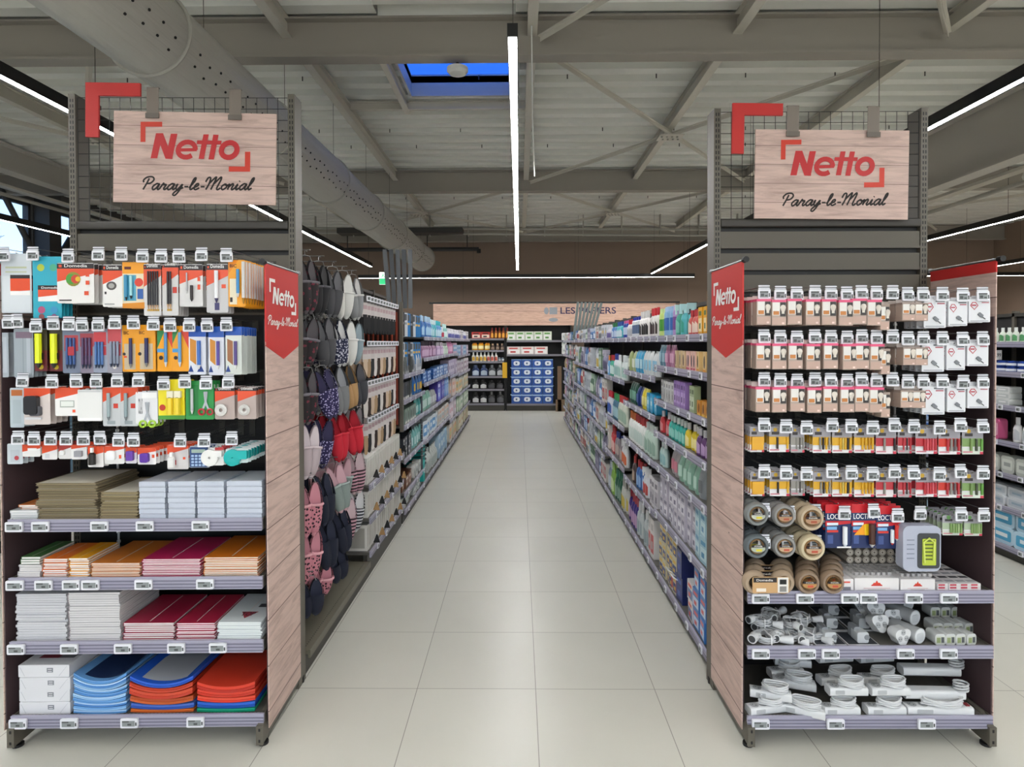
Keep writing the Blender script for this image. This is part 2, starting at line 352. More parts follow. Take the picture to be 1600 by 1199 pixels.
for sx, x in (('left', -7.75), ('right', 5.95)):
    k += 1; m = MB(); ibeam(m, (x, -8, ROOF-.02), (x, 15.6, ROOF-.02), .24, .84 if x > 0 else .40, C('#c2bdb5', .55), .03, .02); struct('trim_%d' % k, m, 'deep grey girder running down the shop on the '+sx, 'beam')
    k += 1; m = MB(); m.box(x-(.35 if x < 0 else -.2), x-(.2 if x < 0 else -.35), -8, 15.6, 3.86 if x > 0 else 4.2, 3.9 if x > 0 else 4.24, BEAM); m.tube([(x+.3*(-1 if x < 0 else 1), -8, 3.72 if x > 0 else 4.1), (x+.3*(-1 if x < 0 else 1), 15.6, 3.72 if x > 0 else 4.1)], .03, STEEL, 8); struct('trim_%d' % k, m, 'cable tray and pipe beside the deep girder on the '+sx, 'pipe')
def brace(cx, y0, y1, sx0, sx1, lab):             # crossed angle braces in a bay
    global k; k += 1; m = MB(); z = ROOF-.22; cy = (y0+y1)/2
    for a, b in (((sx0, y0, z), (sx1, y1, z)), ((sx1, y0, z), (sx0, y1, z))):
        A = Vector(a); B = Vector(b); dv = B-A; ang = math.atan2(dv.y, dv.x)
        m.T = Matrix.Translation(A) @ Matrix.Rotation(ang, 4, 'Z'); m.box(0, dv.length, -.03, .03, -.008, 0, BEAM); m.box(0, dv.length, -.006, 0, -.05, 0, BEAM); m.T = Matrix.Identity(4)
    m.box(cx-.16, cx+.16, cy-.13, cy+.13, z-.065, z-.055, BEAM)
    for i in range(8): m.cyl((cx-.12+.034*i, cy-.05+.1*(i % 2), z-.08), (cx-.12+.034*i, cy-.05+.1*(i % 2), z-.065), .014, STEEL, 6)
    struct('trim_%d' % k, m, lab, 'brace')
brace(2.03, 5.8, 10.6, .2, 3.9, 'crossed pale roof braces with a bolted plate, right of the lamp')
brace(2.03, 10.8, 15.3, .2, 3.9, 'smaller crossed roof braces near the far wall on the right')
brace(-2.16, 10.8, 15.3, -4.0, .1, 'crossed roof braces near the far wall behind the duct')
brace(8.2, 5.8, 10.6, 6.2, 10.4, 'crossed roof braces beyond the deep girder on the right')
brace(2.03, 1.0, 5.6, .2, 3.9, 'crossed roof braces above the front of the aisle')
brace(8.2, 10.8, 15.3, 6.2, 10.4, 'farthest crossed roof braces beyond the right girder')
brace(-5.85, 5.8, 10.6, -7.6, -4.1, 'crossed roof braces by the left windows')
m = MB()
for p in ((( -5, 14.3, 4.47), (5.6, 14.3, 4.38)), ((-5, 14.3, 4.36), (5.6, 14.3, 4.24))): m.cyl(*p, .025, C('#a8a69e', .4), 8)
for i in range(12): m.box(-4.8+.9*i, -4.78+.9*i, 14.26, 14.34, 4.26, 4.75, STEEL)
k += 1; struct('trim_%d' % k, m, 'pair of grey pipes strung under the roof before the far wall', 'pipe')
m = MB(); m.cyl((-4.6, 15.2, 4.1), (-1.0, 15.2, 4.1), .05, C('#2b2a2a', .5), 8); m.cyl((-1.0, 15.2, 4.1), (-1.0, 15.2, 4.0), .05, C('#2b2a2a', .5), 8)
for i in range(4): m.box(-4.3+i, -4.28+i, 15.19, 15.21, 4.14, 4.5, C('#2b2a2a', .5))
k += 1; struct('trim_%d' % k, m, 'black pipe below the grey pipes at the far wall', 'pipe')
m = MB(); m.box(-4.2, -1.3, 14.0, 14.4, 4.30, 4.42, C('#3c3a37', .6)); k += 1; struct('trim_%d' % k, m, 'dark cable tray under the roof behind the duct', 'cable tray')
m = MB(); m.box(WX0, WX0+.3, 11.58, 11.88, 0, 4.7, C('#3d3b3a', .6)); k += 1; struct('trim_%d' % k, m, 'dark column between the two left windows', 'column')
m = MB(); m.cyl((WX0+.2, 11.75, 3.2), (WX0+.2, 12.7, 4.5), .06, C('#3d3b3a', .6), 8); m.cyl((WX0+.2, 11.5, 3.2), (WX0+.2, 10.6, 4.5), .05, C('#3d3b3a', .6), 8); k += 1; struct('trim_%d' % k, m, 'dark diagonal braces before the left windows', 'brace')
# deck seam screws
m = MB()
for yy in (.9, 6.4, 6.9, 8.6, 9.3, 11.6, 12.6):
    for x in range(-5, 6): m.cyl((x+.37*yy % 1, yy, ROOF-.05), (x+.37*yy % 1, yy, ROOF-.002), .007, RACKD, 5)
o = solo('roof_screw', m, 'rows of tiny dark screws poking through the roof deck', 'screw', kind='stuff')

# ventilation duct
D0, D1, DR = Vector((-2.34, .9, 3.70)), Vector((-2.11, 13.3, 3.60)), .265
t = thing('ventilation_duct', 'long pale fabric ventilation duct hanging down the left of the aisle', 'duct', D0)
m = MB(); DM = duct_mat(); ax = D1-D0; N = 30; R = random.Random(5); pts = []
n = 40; nn = 62
u = ax.normalized(); e1 = Vector((u.y, -u.x, 0)).normalized(); e2 = u.cross(e1)
vs = []
for i in range(nn+1):
    q = (i % 10)/10; rr = DR*(1-.02*math.sin(math.pi*q))
    for j in range(n):
        a = 2*math.pi*j/n; vs.append(ax*(i/nn)+(e1*math.cos(a)+e2*math.sin(a))*rr)
m.add(vs, [(i*n+j, i*n+(j+1) % n, (i+1)*n+(j+1) % n, (i+1)*n+j) for i in range(nn) for j in range(n)]+[list(range(nn*n, nn*n+n))], DM)
m.obj('duct_tube', t)
for i in range(0, 8):
    c = ax*((i*1.65+1.2)/ax.length)
    if (i*1.65+1.2) > ax.length: break
    m = MB(); m.tube([c+(e1*math.cos(a*2*math.pi/36)+e2*math.sin(a*2*math.pi/36))*(DR+.004) for a in range(36)], .011, C('#aeaca3', .5), 6, True); m.obj('duct_ring', t)
m = MB(); m.tube([ax*.995+(e1*math.cos(a*2*math.pi/36)+e2*math.sin(a*2*math.pi/36))*(DR+.004) for a in range(36)], .016, C('#a5a39a', .5), 6, True); m.obj('duct_ring', t)
m = MB()
for i in range(95):
    for s_ in (0, 1):
        a = math.radians(-28+ (9 if s_ else -9)+ (2 if i % 3 else -3)); dr = (e1*math.cos(a)-Vector((0, 0, 1))*math.sin(a)*-1)
        c = ax*(i*.13/ax.length)+(e1*math.cos(a)+Vector((0, 0, 1))*math.sin(a))*DR*.985; nrm = (e1*math.cos(a)+Vector((0, 0, 1))*math.sin(a))
        m.cyl(c, c+nrm*.007, .0085, C('#1c1c1c', .8), 6)
m.obj('air_hole', t)['kind'] = 'stuff'
for i in range(9): m = MB(); c = ax*((i*1.45+.6)/ax.length)+Vector((0, 0, DR)); m.cyl(c, c+Vector((0, 0, .78)), .0025, RACKD, 4); m.obj('suspension_wire', t)

# linear lamps
def lamp(x, y0, y1, lab, grp=None, z=3.35, axis='y', wires=True):
    t = thing('linear_lamp', lab, 'lamp', (x, y0, z) if axis == 'y' else (y0, x, z), 0 if axis == 'y' else -math.pi/2, grp)
    L = y1-y0; h = MB(); h.box(-.028, .028, 0, L, .004, .075, C('#161616', .4)); h.box(-.028, -.024, 0, L, -.006, .004, C('#161616', .4)); h.box(.024, .028, 0, L, -.006, .004, C('#161616', .4)); h.obj('housing', t)
    e = MB(); e.box(-.022, .022, .004, L-.004, -.004, .003, C('#fbfbfb', .5, 0, LED)); e.obj('diffuser', t)
    n = max(1, int(L/2.6))
    for i in range(n+1): w = MB(); yy = .25+(L-.5)*i/n; w.cyl((0, yy, .075), (0, yy, ROOF-z-.02), .0025, RACKD, 4); w.obj('suspension_wire', t)
lamp(-.03, 3.2, 13.33, 'long black linear lamp down the middle of the aisle')
lamp(-3.08, -6.5, 12.66, 'black linear lamp passing behind the left sign')
lamp(3.07, -6.5, 14.1, 'black linear lamp passing behind the right sign')
lamp(-6.63, -6.5, 13.5, 'far left black linear lamp by the windows')
lamp(6.45, -6.5, 14.1, 'black linear lamp under the right girder')
lamp(10.1, -6.5, 14.1, 'farthest right black linear lamp')
lamp(-.03, -6.5, 2.0, 'black linear lamp above the front of the aisle')
lamp(14.4, -3.81, 4.14, 'black linear lamp crossing the end of the aisle', z=3.3, axis='x')
lamp(-2.6, -5.5, 5.5, 'added unseen linear lamp behind the shopper, brightening the end racks', z=3.3, axis='x')  # added out of view to throw front light on the end racks
lamp(14.4, 6.9, 12.0, 'black linear lamp crossing before the far wall on the right', z=3.3, axis='x')

t = thing('ceiling_sensor', 'round white sensor hanging under the roof beam by the rooflight', 'sensor', (-.575, 5.77, 4.38))
m = MB(); m.lathe([(.02, -.09), (.075, -.085), (.1, -.06), (.1, -.03), (.04, -.02)], C('#deded8', .4), 24); m.obj('sensor_body', t)
m = MB(); m.cyl((0, 0, -.02), (0, 0, .05), .016, C('#242424', .5), 8); m.obj('stem', t); m = MB(); m.cyl((0, 0, .05), (0, 0, .09), .014, RED, 8); m.obj('red_cap', t)
m = MB(); m.lathe([(.01, -.12), (.10, -.09), (.13, 0), (.10, .09), (.01, .12)], C('#d8d8d2', .4), 20); m.cyl((0, 0, .1), (0, 0, .5), .01, STEEL, 6)
solo('globe_sensor', m, 'white globe hanging beyond the right sign under the roof', 'sensor', (7.6, 9.1, 4.2))
m = MB(); m.tube([(0, 0, 1.4), (.005, -.1, .5), (.02, -.2, 0)], .006, C('#e2e2de', .5), 6)
solo('hanging_cable', m, 'white cable dangling right beside the middle lamp', 'cable', (.12, 5.5, 3.2))
t = thing('exit_sign', 'green and white exit sign hanging beyond the left racks', 'sign', (-3.13, 14.0, 3.25))
m = MB(); m.box(-.09, .09, 0, .03, -.14, .14, C('#e6efe8', .4, 0, .9)); m.box(-.088, .088, -.002, 0, -.138, .0, C('#2fae6e', .4, 0, .5)); m.obj('sign_box', t)
m = MB(); fg = C('#1d9a5c', .5, 0, .4); m.lathe([(0.001, .1), (.016, .112), (.001, .125)], fg, 8); m.ribbon([(0, .1), (-.015, .05), (-.045, .02)], .02, fg, lambda a, b: (a, -.003, b)); m.ribbon([(-.01, .06), (.03, .04), (.03, .01)], .016, fg, lambda a, b: (a, -.003, b)); m.ribbon([(-.05, .08), (.05, .07)], .012, fg, lambda a, b: (a, -.003, b)); m.obj('running_figure', t)
m = MB(); m.cyl((0, .015, .14), (0, .015, 1.5), .004, RACKD, 4); m.obj('suspension_wire', t)

# ================================================================== END RACKS
def hook_tag():
    a = MB(); a.rbox(-.026, .026, -.006, 0, -.021, .021, TAGW, .004); a.box(-.024, .024, -.003, -.001, .023, .027, TAGW); a.box(-.024, .024, -.003, -.001, .033, .037, TAGW); a.box(-.022, .022, -.0015, -.001, .021, .04, C('#b9bcc2', .2, 0, 0, .5))
    b = MB(); b.box(-.019, .016, -.0066, -.006, -.014, .012, TAGS); b.box(-.019, .016, -.0069, -.0066, .006, .012, TAGI); b.box(-.015, -.002, -.0069, -.0066, -.010, .002, TAGI); b.box(.002, .013, -.0069, -.0066, -.010, -.004, TAGI); b.box(.018, .023, -.0069, -.006, -.012, .004, TAGI)
    return [('tag_frame', a), ('tag_screen', b)]
def shelf_tag():
    a = MB(); a.rbox(-.037, .037, -.010, 0, -.021, .021, TAGW, .005)
    b = MB(); b.box(-.029, .025, -.0106, -.010, -.013, .011, TAGS); b.box(-.029, .0, -.0109, -.0106, .005, .010, TAGI); b.box(-.006, .010, -.0109, -.0106, -.009, -.001, TAGI); b.box(.027, .033, -.0109, -.010, -.010, .004, TAGI)
    return [('tag_frame', a), ('tag_screen', b)]
def rackmesh(name, O, W_, th, H, side, zs, lab, ins):
    """uprights, back panels, grid, shelves of one end rack; local x to the right, local -y to the shopper"""
    t = thing('end_rack', lab, 'shelf rack', O, th)
    for x in (0, W_-.034):
        m = MB(); m.box(x, x+.034, -.004, 0, 0, H, RACK); m.box(x, x+.003, 0, .10, 0, H, RACK); m.box(x+.031, x+.034, 0, .10, 0, H, RACK); m.box(x, x+.034, .097, .10, 0, H, RACK)
        z = .15
        while z < H-.03:
            m.box(x+.008, x+.0135, -.0048, -.004, z, z+.016, BLACK); m.box(x+.0205, x+.026, -.0048, -.004, z, z+.016, BLACK); z += .027
        m.obj('upright', t)
    a, b = .036, W_-.036
    m = MB(); PANC = C('#5a554b', .5)
    m.rbox(a, b, -.012, .02, 2.325, 2.365, C('#3d3a35', .5), .008, axis='x'); z = 2.32
    while z > 1.95: m.box(a, b, 0, .018, z-.098, z-.016, PANC); m.box(a, b, -.004, .0, z-.10, z-.088, PANC); z -= .108
    m.box(a, b, .02, .03, 1.9, 2.34, BLACK); m.obj('upper_back_panel', t)
    m = MB(); m.box(a, b, 0, .02, .12, 1.98, DARK)
    for i in range(10): m.box(a, b, -.001, 0, .3+.17*i, .304+.17*i, BLACK)
    m.obj('back_panel', t)
    g = MB(); z0, z1 = 2.37, H-.012; n = int((b-a)/.0525); dx = (b-a)/n
    for i in range(n+1): g.cyl((a+i*dx, .012, z0), (a+i*dx, .012, z1), .0016, WIRE, 5)
    k = int((z1-z0)/.0525)
    for i in range(k+1): zz = z1-i*(z1-z0)/k; g.cyl((a, .0155, zz), (b, .0155, zz), .0016, WIRE, 5)
    g.obj('wire_grid', t)
    for i, z in enumerate(zs):                    # shelves, top first; z = lip top edge
        s = MB(); base = i == len(zs)-1; x0, x1 = .004+ins, W_-.004
        s.box(x0, x1, -.43, -.002, z-.028, z-.008, SHELF)
        s.box(x0, x1, -.434, -.43, z-.05, z-.006, RACKD); s.box(x0, x0+.003, -.43, -.02, z-.05, z, RACK); s.box(x1-.003, x1, -.43, -.02, z-.05, z, RACK)
        xx = x0+.02
        while xx < x1-.02: s.box(xx, xx+.005, -.42, -.414, z-.0081, z-.0074, BLACK); xx += .016
        o = s.obj('shelf', t)
        r = MB(); r.box(x0, x1, -.444, -.434, z-.05, z+.002, LILAC)
        for q, cc in ((-.046, LILACD), (-.032, LILACD), (-.018, LILACD)): r.box(x0, x1, -.4465, -.444, z+q, z+q+.006, cc)
        r.box(x0, x1, -.447, -.444, z-.003, z+.003, LILAC); r.box(x0, x1, -.447, -.444, z-.051, z-.047, LILAC); r.obj('price_rail', o)
    for x in (ins, W_-.03):                        # feet
        m = MB(); m.prism([(-.45, .02), (-.45, .10), (-.40, .135), (0, .135), (0, .03), (-.42, .02)], x+.002, x+.028, RACK, 'x')
        m.box(x, x+.03, -.462, -.45, .018, .10, RACK); m.box(x+.011, x+.019, -.4635, -.462, .03, .042, BLACK); m.box(x+.011, x+.019, -.4635, -.462, .078, .09, BLACK)
        m.cyl((x+.015, -.42, 0), (x+.015, -.42, .012), .022, BLACK, 12); m.cyl((x+.015, -.42, .012), (x+.015, -.42, .03), .007, BLACK, 8); m.cyl((x+.015, .06, 0), (x+.015, .06, .03), .02, BLACK, 12)
        m.obj('foot', t)
    return t
def banner(O, W_, th, side, lab, aisle=True):                 # printed cloth hung along the side of a rack
    x = W_+.012 if side > 0 else -.012; n = Vector((1, 0, 0))*side
    t = thing('side_banner', lab, 'banner', O, th, 'side banners of the end racks')
    zt = 2.10; lo = .07; y0, y1 = -.425, -.015
    c = MB(); c.box(x-.002, x+.002, y0, y1, lo, zt-(.34 if aisle else .05), WOODB); c.obj('wood_print_cloth', t)
    xl = x-side*.006; l = MB(); l.box(xl-.002, xl+.002, y0+.004, y1, lo+.03, 1.86, C('#4a383b', .7)); l.obj('shade_lining', t)  # added sheet; its dark brown paints the shade on the inner side
    r = MB(); ym = (y0+y1)/2; r.prism([(y0, zt), (y1, zt), (y1, zt-.36), (ym, zt-.42), (y0, zt-.36)] if aisle else [(y0, zt), (y1, zt), (y1, zt-.05), (y0, zt-.05)], x-.0032, x+.0032, C('#c62d2b', .6), 'x'); r.obj('red_pennant', t)
    m = MB(); sx = (y1-y0)/700
    for sd in ((side,) if aisle else ()):
        if sd > 0: q = lambda a, b: (x+.0042, y0+(a-632)*sx, zt-.02-(b-215)*sx*.98)
        else: q = lambda a, b: (x-.0042, y1-(a-632)*sx, zt-.02-(b-215)*sx*.98)
        netto(m, q, C('#f2efec', .5), C('#f2efec', .5), Vector((sd, 0, 0))); script_words(m, 'Paray-le-Monial', 655, 640, 640, 32, C('#f2efec', .5), q, 9)
    if m.v: m.obj('lettering', t)
    m = MB(); m.cyl((x, y0-.01, zt+.004), (x, y1+.01, zt+.004), .006, CHROME, 8); m.obj('rod', t)
    m = MB(); m.cyl((x, y0-.035, zt+.004), (x, y0-.01, zt+.004), .013, BLACK, 10); m.cyl((x, y1+.002, zt+.004), (x, y1+.014, zt+.004), .012, CHROME, 10); m.obj('knob', t)
def sign(O, th, x0, z1, w, h, tilt, side_lab, gx):
    """printed board with straps hooked over the grid"""
    c, s_ = math.cos(th), math.sin(th); P = Vector(O)+Vector((c*x0+s_*.03, s_*x0-c*.03, z1))
    t = thing('shop_sign', 'pink wood-print board with red shop name hung on the %s wire grid' % side_lab, 'sign', P, th)
    t.rotation_euler = (0, tilt, th)
    m = MB(); m.box(0, w, -.004, .004, -h, 0, wood_print(2, h*.213, h*.09)); m.obj('board', t)
    k = w/852; q = lambda a, b: ((a-553)*k, -.0048, -(b-228-(a-694)*.018)*k*(h/w*852/480))
    m = MB(); netto(m, q, C('#bf2327', .5), C('#cf3a26', .5), Vector((0, -1, 0))); m.obj('red_lettering', t)
    m = MB(); script_words(m, 'Paray-le-Monial', 700, 640, 575, 31, C('#1c1412', .6), q, 9); m.obj('town_name', t)
    for a in gx:
        m = MB(); m.box(a, a+.058, -.012, -.009, -.035, .115, C('#7d736a', .5)); m.box(a, a+.058, -.012, .0, .112, .115, C('#7d736a', .5)); m.box(a-.004, a+.062, -.016, -.012, -.036, -.012, C('#6d645c', .5)); m.obj('strap', t)
def corner(O, th, x0, z1, w, h, tk, lab):
    c, s_ = math.cos(th), math.sin(th); P = Vector(O)+Vector((c*x0+s_*.055, s_*x0-c*.055, z1))
    m = MB(); m.prism([(0, 0), (w, 0), (w, -tk), (tk, -tk), (tk, -h), (0, -h)], -.012, .0, C('#bf2b28', .55), 'y')
    m.box(.02, .05, 0, .03, -.12, -.1, RACKD)
    o = solo('corner_emblem', m, lab, 'emblem', P, th); o.rotation_euler = (0, .014, th)

LO, LW_, LT, LH = (-2.243, 3.02, 0), 1.123, math.radians(1.3), 3.0
RO, RW_, RT, RH = (.972, 3.05, 0), 1.062, math.radians(.5), 2.915
LZ = (.995, .742, .465, .142); RZ = (.680, .441, .137)
LR = rackmesh('l', LO, LW_, LT, LH, 1, LZ, 'grey steel end rack left of the aisle, stationery on hooks and shelves', .028)
RR = rackmesh('r', RO, RW_, RT, RH, -1, RZ, 'grey steel end rack right of the aisle, bulbs, batteries and cables', 0)
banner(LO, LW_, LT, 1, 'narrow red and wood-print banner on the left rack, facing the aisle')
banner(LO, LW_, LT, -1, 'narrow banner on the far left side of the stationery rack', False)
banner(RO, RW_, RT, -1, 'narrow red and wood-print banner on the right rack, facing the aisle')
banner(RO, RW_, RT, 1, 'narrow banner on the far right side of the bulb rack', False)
sign(LO, LT, .245, 2.905, .80, .450, .020, 'left', (.165, .57))
sign(RO, RT, .195, 2.80, .755, .437, .012, 'right', (.15, .545))
corner(LO, LT, .13, 3.03, .265, .265, .063, 'red L-shaped corner emblem above the left sign')
corner(RO, RT, .07, 2.917, .245, .245, .058, 'red L-shaped corner emblem above the right sign')
for O, th, u, z0, z1, lab in ((LO, LT, .26, .72, 1.66, 'white plastic chain strip behind the envelopes on the left rack'), (RO, RT, .87, 1.28, 1.86, 'white plastic chain strip behind the white bulb cards')):
    m = MB(); m.cyl((0, 0, z0), (0, 0, z1), .005, WHITE, 6); z = z0
    while z < z1: m.cyl((0, 0, z), (0, 0, z+.012), .009, WHITE, 6); z += .05
    c, s_ = math.cos(th), math.sin(th); solo('chain_strip', m, lab, 'strip', (O[0]+c*u+s_*.06, O[1]+s_*u-c*.06, 0), th)

def uz(O, th, x, y, d):                          # pixel on the plane d in front of the back panel -> local u, z
    c, s_ = math.cos(th), math.sin(th); Y = O[1]-d
    for _ in range(4):
        p = at_y(x, y, Y); u = (p.x-O[0]-s_*d)/c; Y = O[1]+s_*u-c*d
    return u, p.z
def loc(O, th, u, d, z): c, s_ = math.cos(th), math.sin(th); return Vector((O[0]+c*u+s_*d, O[1]+s_*u-c*d, z))

def art_card(w, h, art, t=.0012, base='#e9e7e4', clear=False):
    """a hanging card: front art in fractions of its width and height, measured from the lower left"""
    a = MB(); b = MB(); X = lambda f: -w/2+f*w; Z = lambda f: -h+f*h
    bm = C(base, .35)
    a.rbox(-w/2, w/2, -t, 0, -h, 0, bm, min(.006, w*.1)); k = 0
    for it in art:
        k += 1; y = -t-.00025*k; c = it[0]
        if c == 'r': a.add([(X(it[1]), y, Z(it[2])), (X(it[3]), y, Z(it[2])), (X(it[3]), y, Z(it[4])), (X(it[1]), y, Z(it[4]))], [(0, 1, 2, 3)], C(it[5], .35))
        elif c == 'p': a.add([(X(p), y, Z(q)) for p, q in it[1]], [tuple(range(len(it[1])))], C(it[2], .35))
        elif c == 'd': n = 14; a.add([(X(it[1])+it[3]*w*math.cos(2*math.pi*i/n)*(it[5] if len(it) > 5 else 1), y, Z(it[2])+it[3]*w*math.sin(2*math.pi*i/n)) for i in range(n)], [tuple(range(n))], C(it[4], .35))
        elif c == 't': text(a, it[1], X(it[2]), Z(it[3]), it[4]*w, it[5]*h, y, C(it[6], .5))
        elif c == 'pen':                          # x, z0, z1, radius, body, tip
            x = X(it[1]); r = it[4]*w; z0, z1 = Z(it[2]), Z(it[3]); b.cyl((x, -t-r-.001, z0+(z1-z0)*.14), (x, -t-r-.001, z1), r, C(it[5], .35), 8); b.cyl((x, -t-r-.001, z0), (x, -t-r-.001, z0+(z1-z0)*.14), r*.25, C(it[6], .4), 8, r)
        elif c == 'cell': x = X(it[1]); r = it[4]*w; b.cyl((x, -t-r, Z(it[2])), (x, -t-r, Z(it[3])), r, C(it[5], .3), 8); b.cyl((x, -t-r, Z(it[3])), (x, -t-r, Z(it[3])+.002), r*.4, CHROME, 6)
        elif c == 'box': b.rbox(X(it[1]), X(it[3]), -t-it[6], -t-.0005, Z(it[2]), Z(it[4]), C(it[5], .35), it[7] if len(it) > 7 else .002)
        elif c == 'roll': b.torus((X(it[1]), -t-it[5]/2-.001, Z(it[2])), it[3]*w, it[4]*w, C(it[6], .3), 'y', 18, 6, it[5]/2/(it[4]*w))
        elif c == 'bott': x = X(it[1]); r = it[4]*w; z0, z1 = Z(it[2]), Z(it[3]); hh = z1-z0; b.T = Matrix.Translation((x, -t-r-.001, z0)); b.lathe([(r, 0), (r, hh*.62), (r*.45, hh*.72), (r*.5, hh*.73, C(it[6], .4)), (r*.5, hh, C(it[6], .4))], C(it[5], .35), 10); b.T = Matrix.Identity(4)
        elif c == 'sc':                           # scissors
            x = X(it[1]); z = Z(it[2]); s = it[3]*w
            for g in (-1, 1): b.torus((x+g*s*.5, -t-.004, z), s*.33, s*.1, C(it[4], .35), 'y', 14, 5); b.ribbon([(x+g*s*.35, z+s*.3), (x, z+s*1.2), (x-g*s*.12, z+s*2.4)], s*.24, C('#b9bcc0', .25, .6), lambda p, q: (p, -t-.004-.001*g, q))
    out = [('card', a)]
    if b.v: out.append(('contents', b))
    return out
OR, BK, BI = '#e2532f', '#2b2426', '#f0a018'
def dom(*more, top=.86, hd=True):                 # orange-white-black stationery card
    r = [('p', ((0, top*.62), (1, top*.86), (1, top), (0, top)), OR)]
    if hd: r += [('r', 0, top, 1, .985, BK), ('r', .05, top+.03, .13, .955, OR), ('t', 'Domedia', .2, top+.035, .62, .075, '#f2f0ee')]
    return r+list(more)
UP = lambda n, x0, x1, z0, z1, r, c, t: [('pen', x0+(x1-x0)*i/max(1, n-1), z0, z1, r, c, t) for i in range(n)]
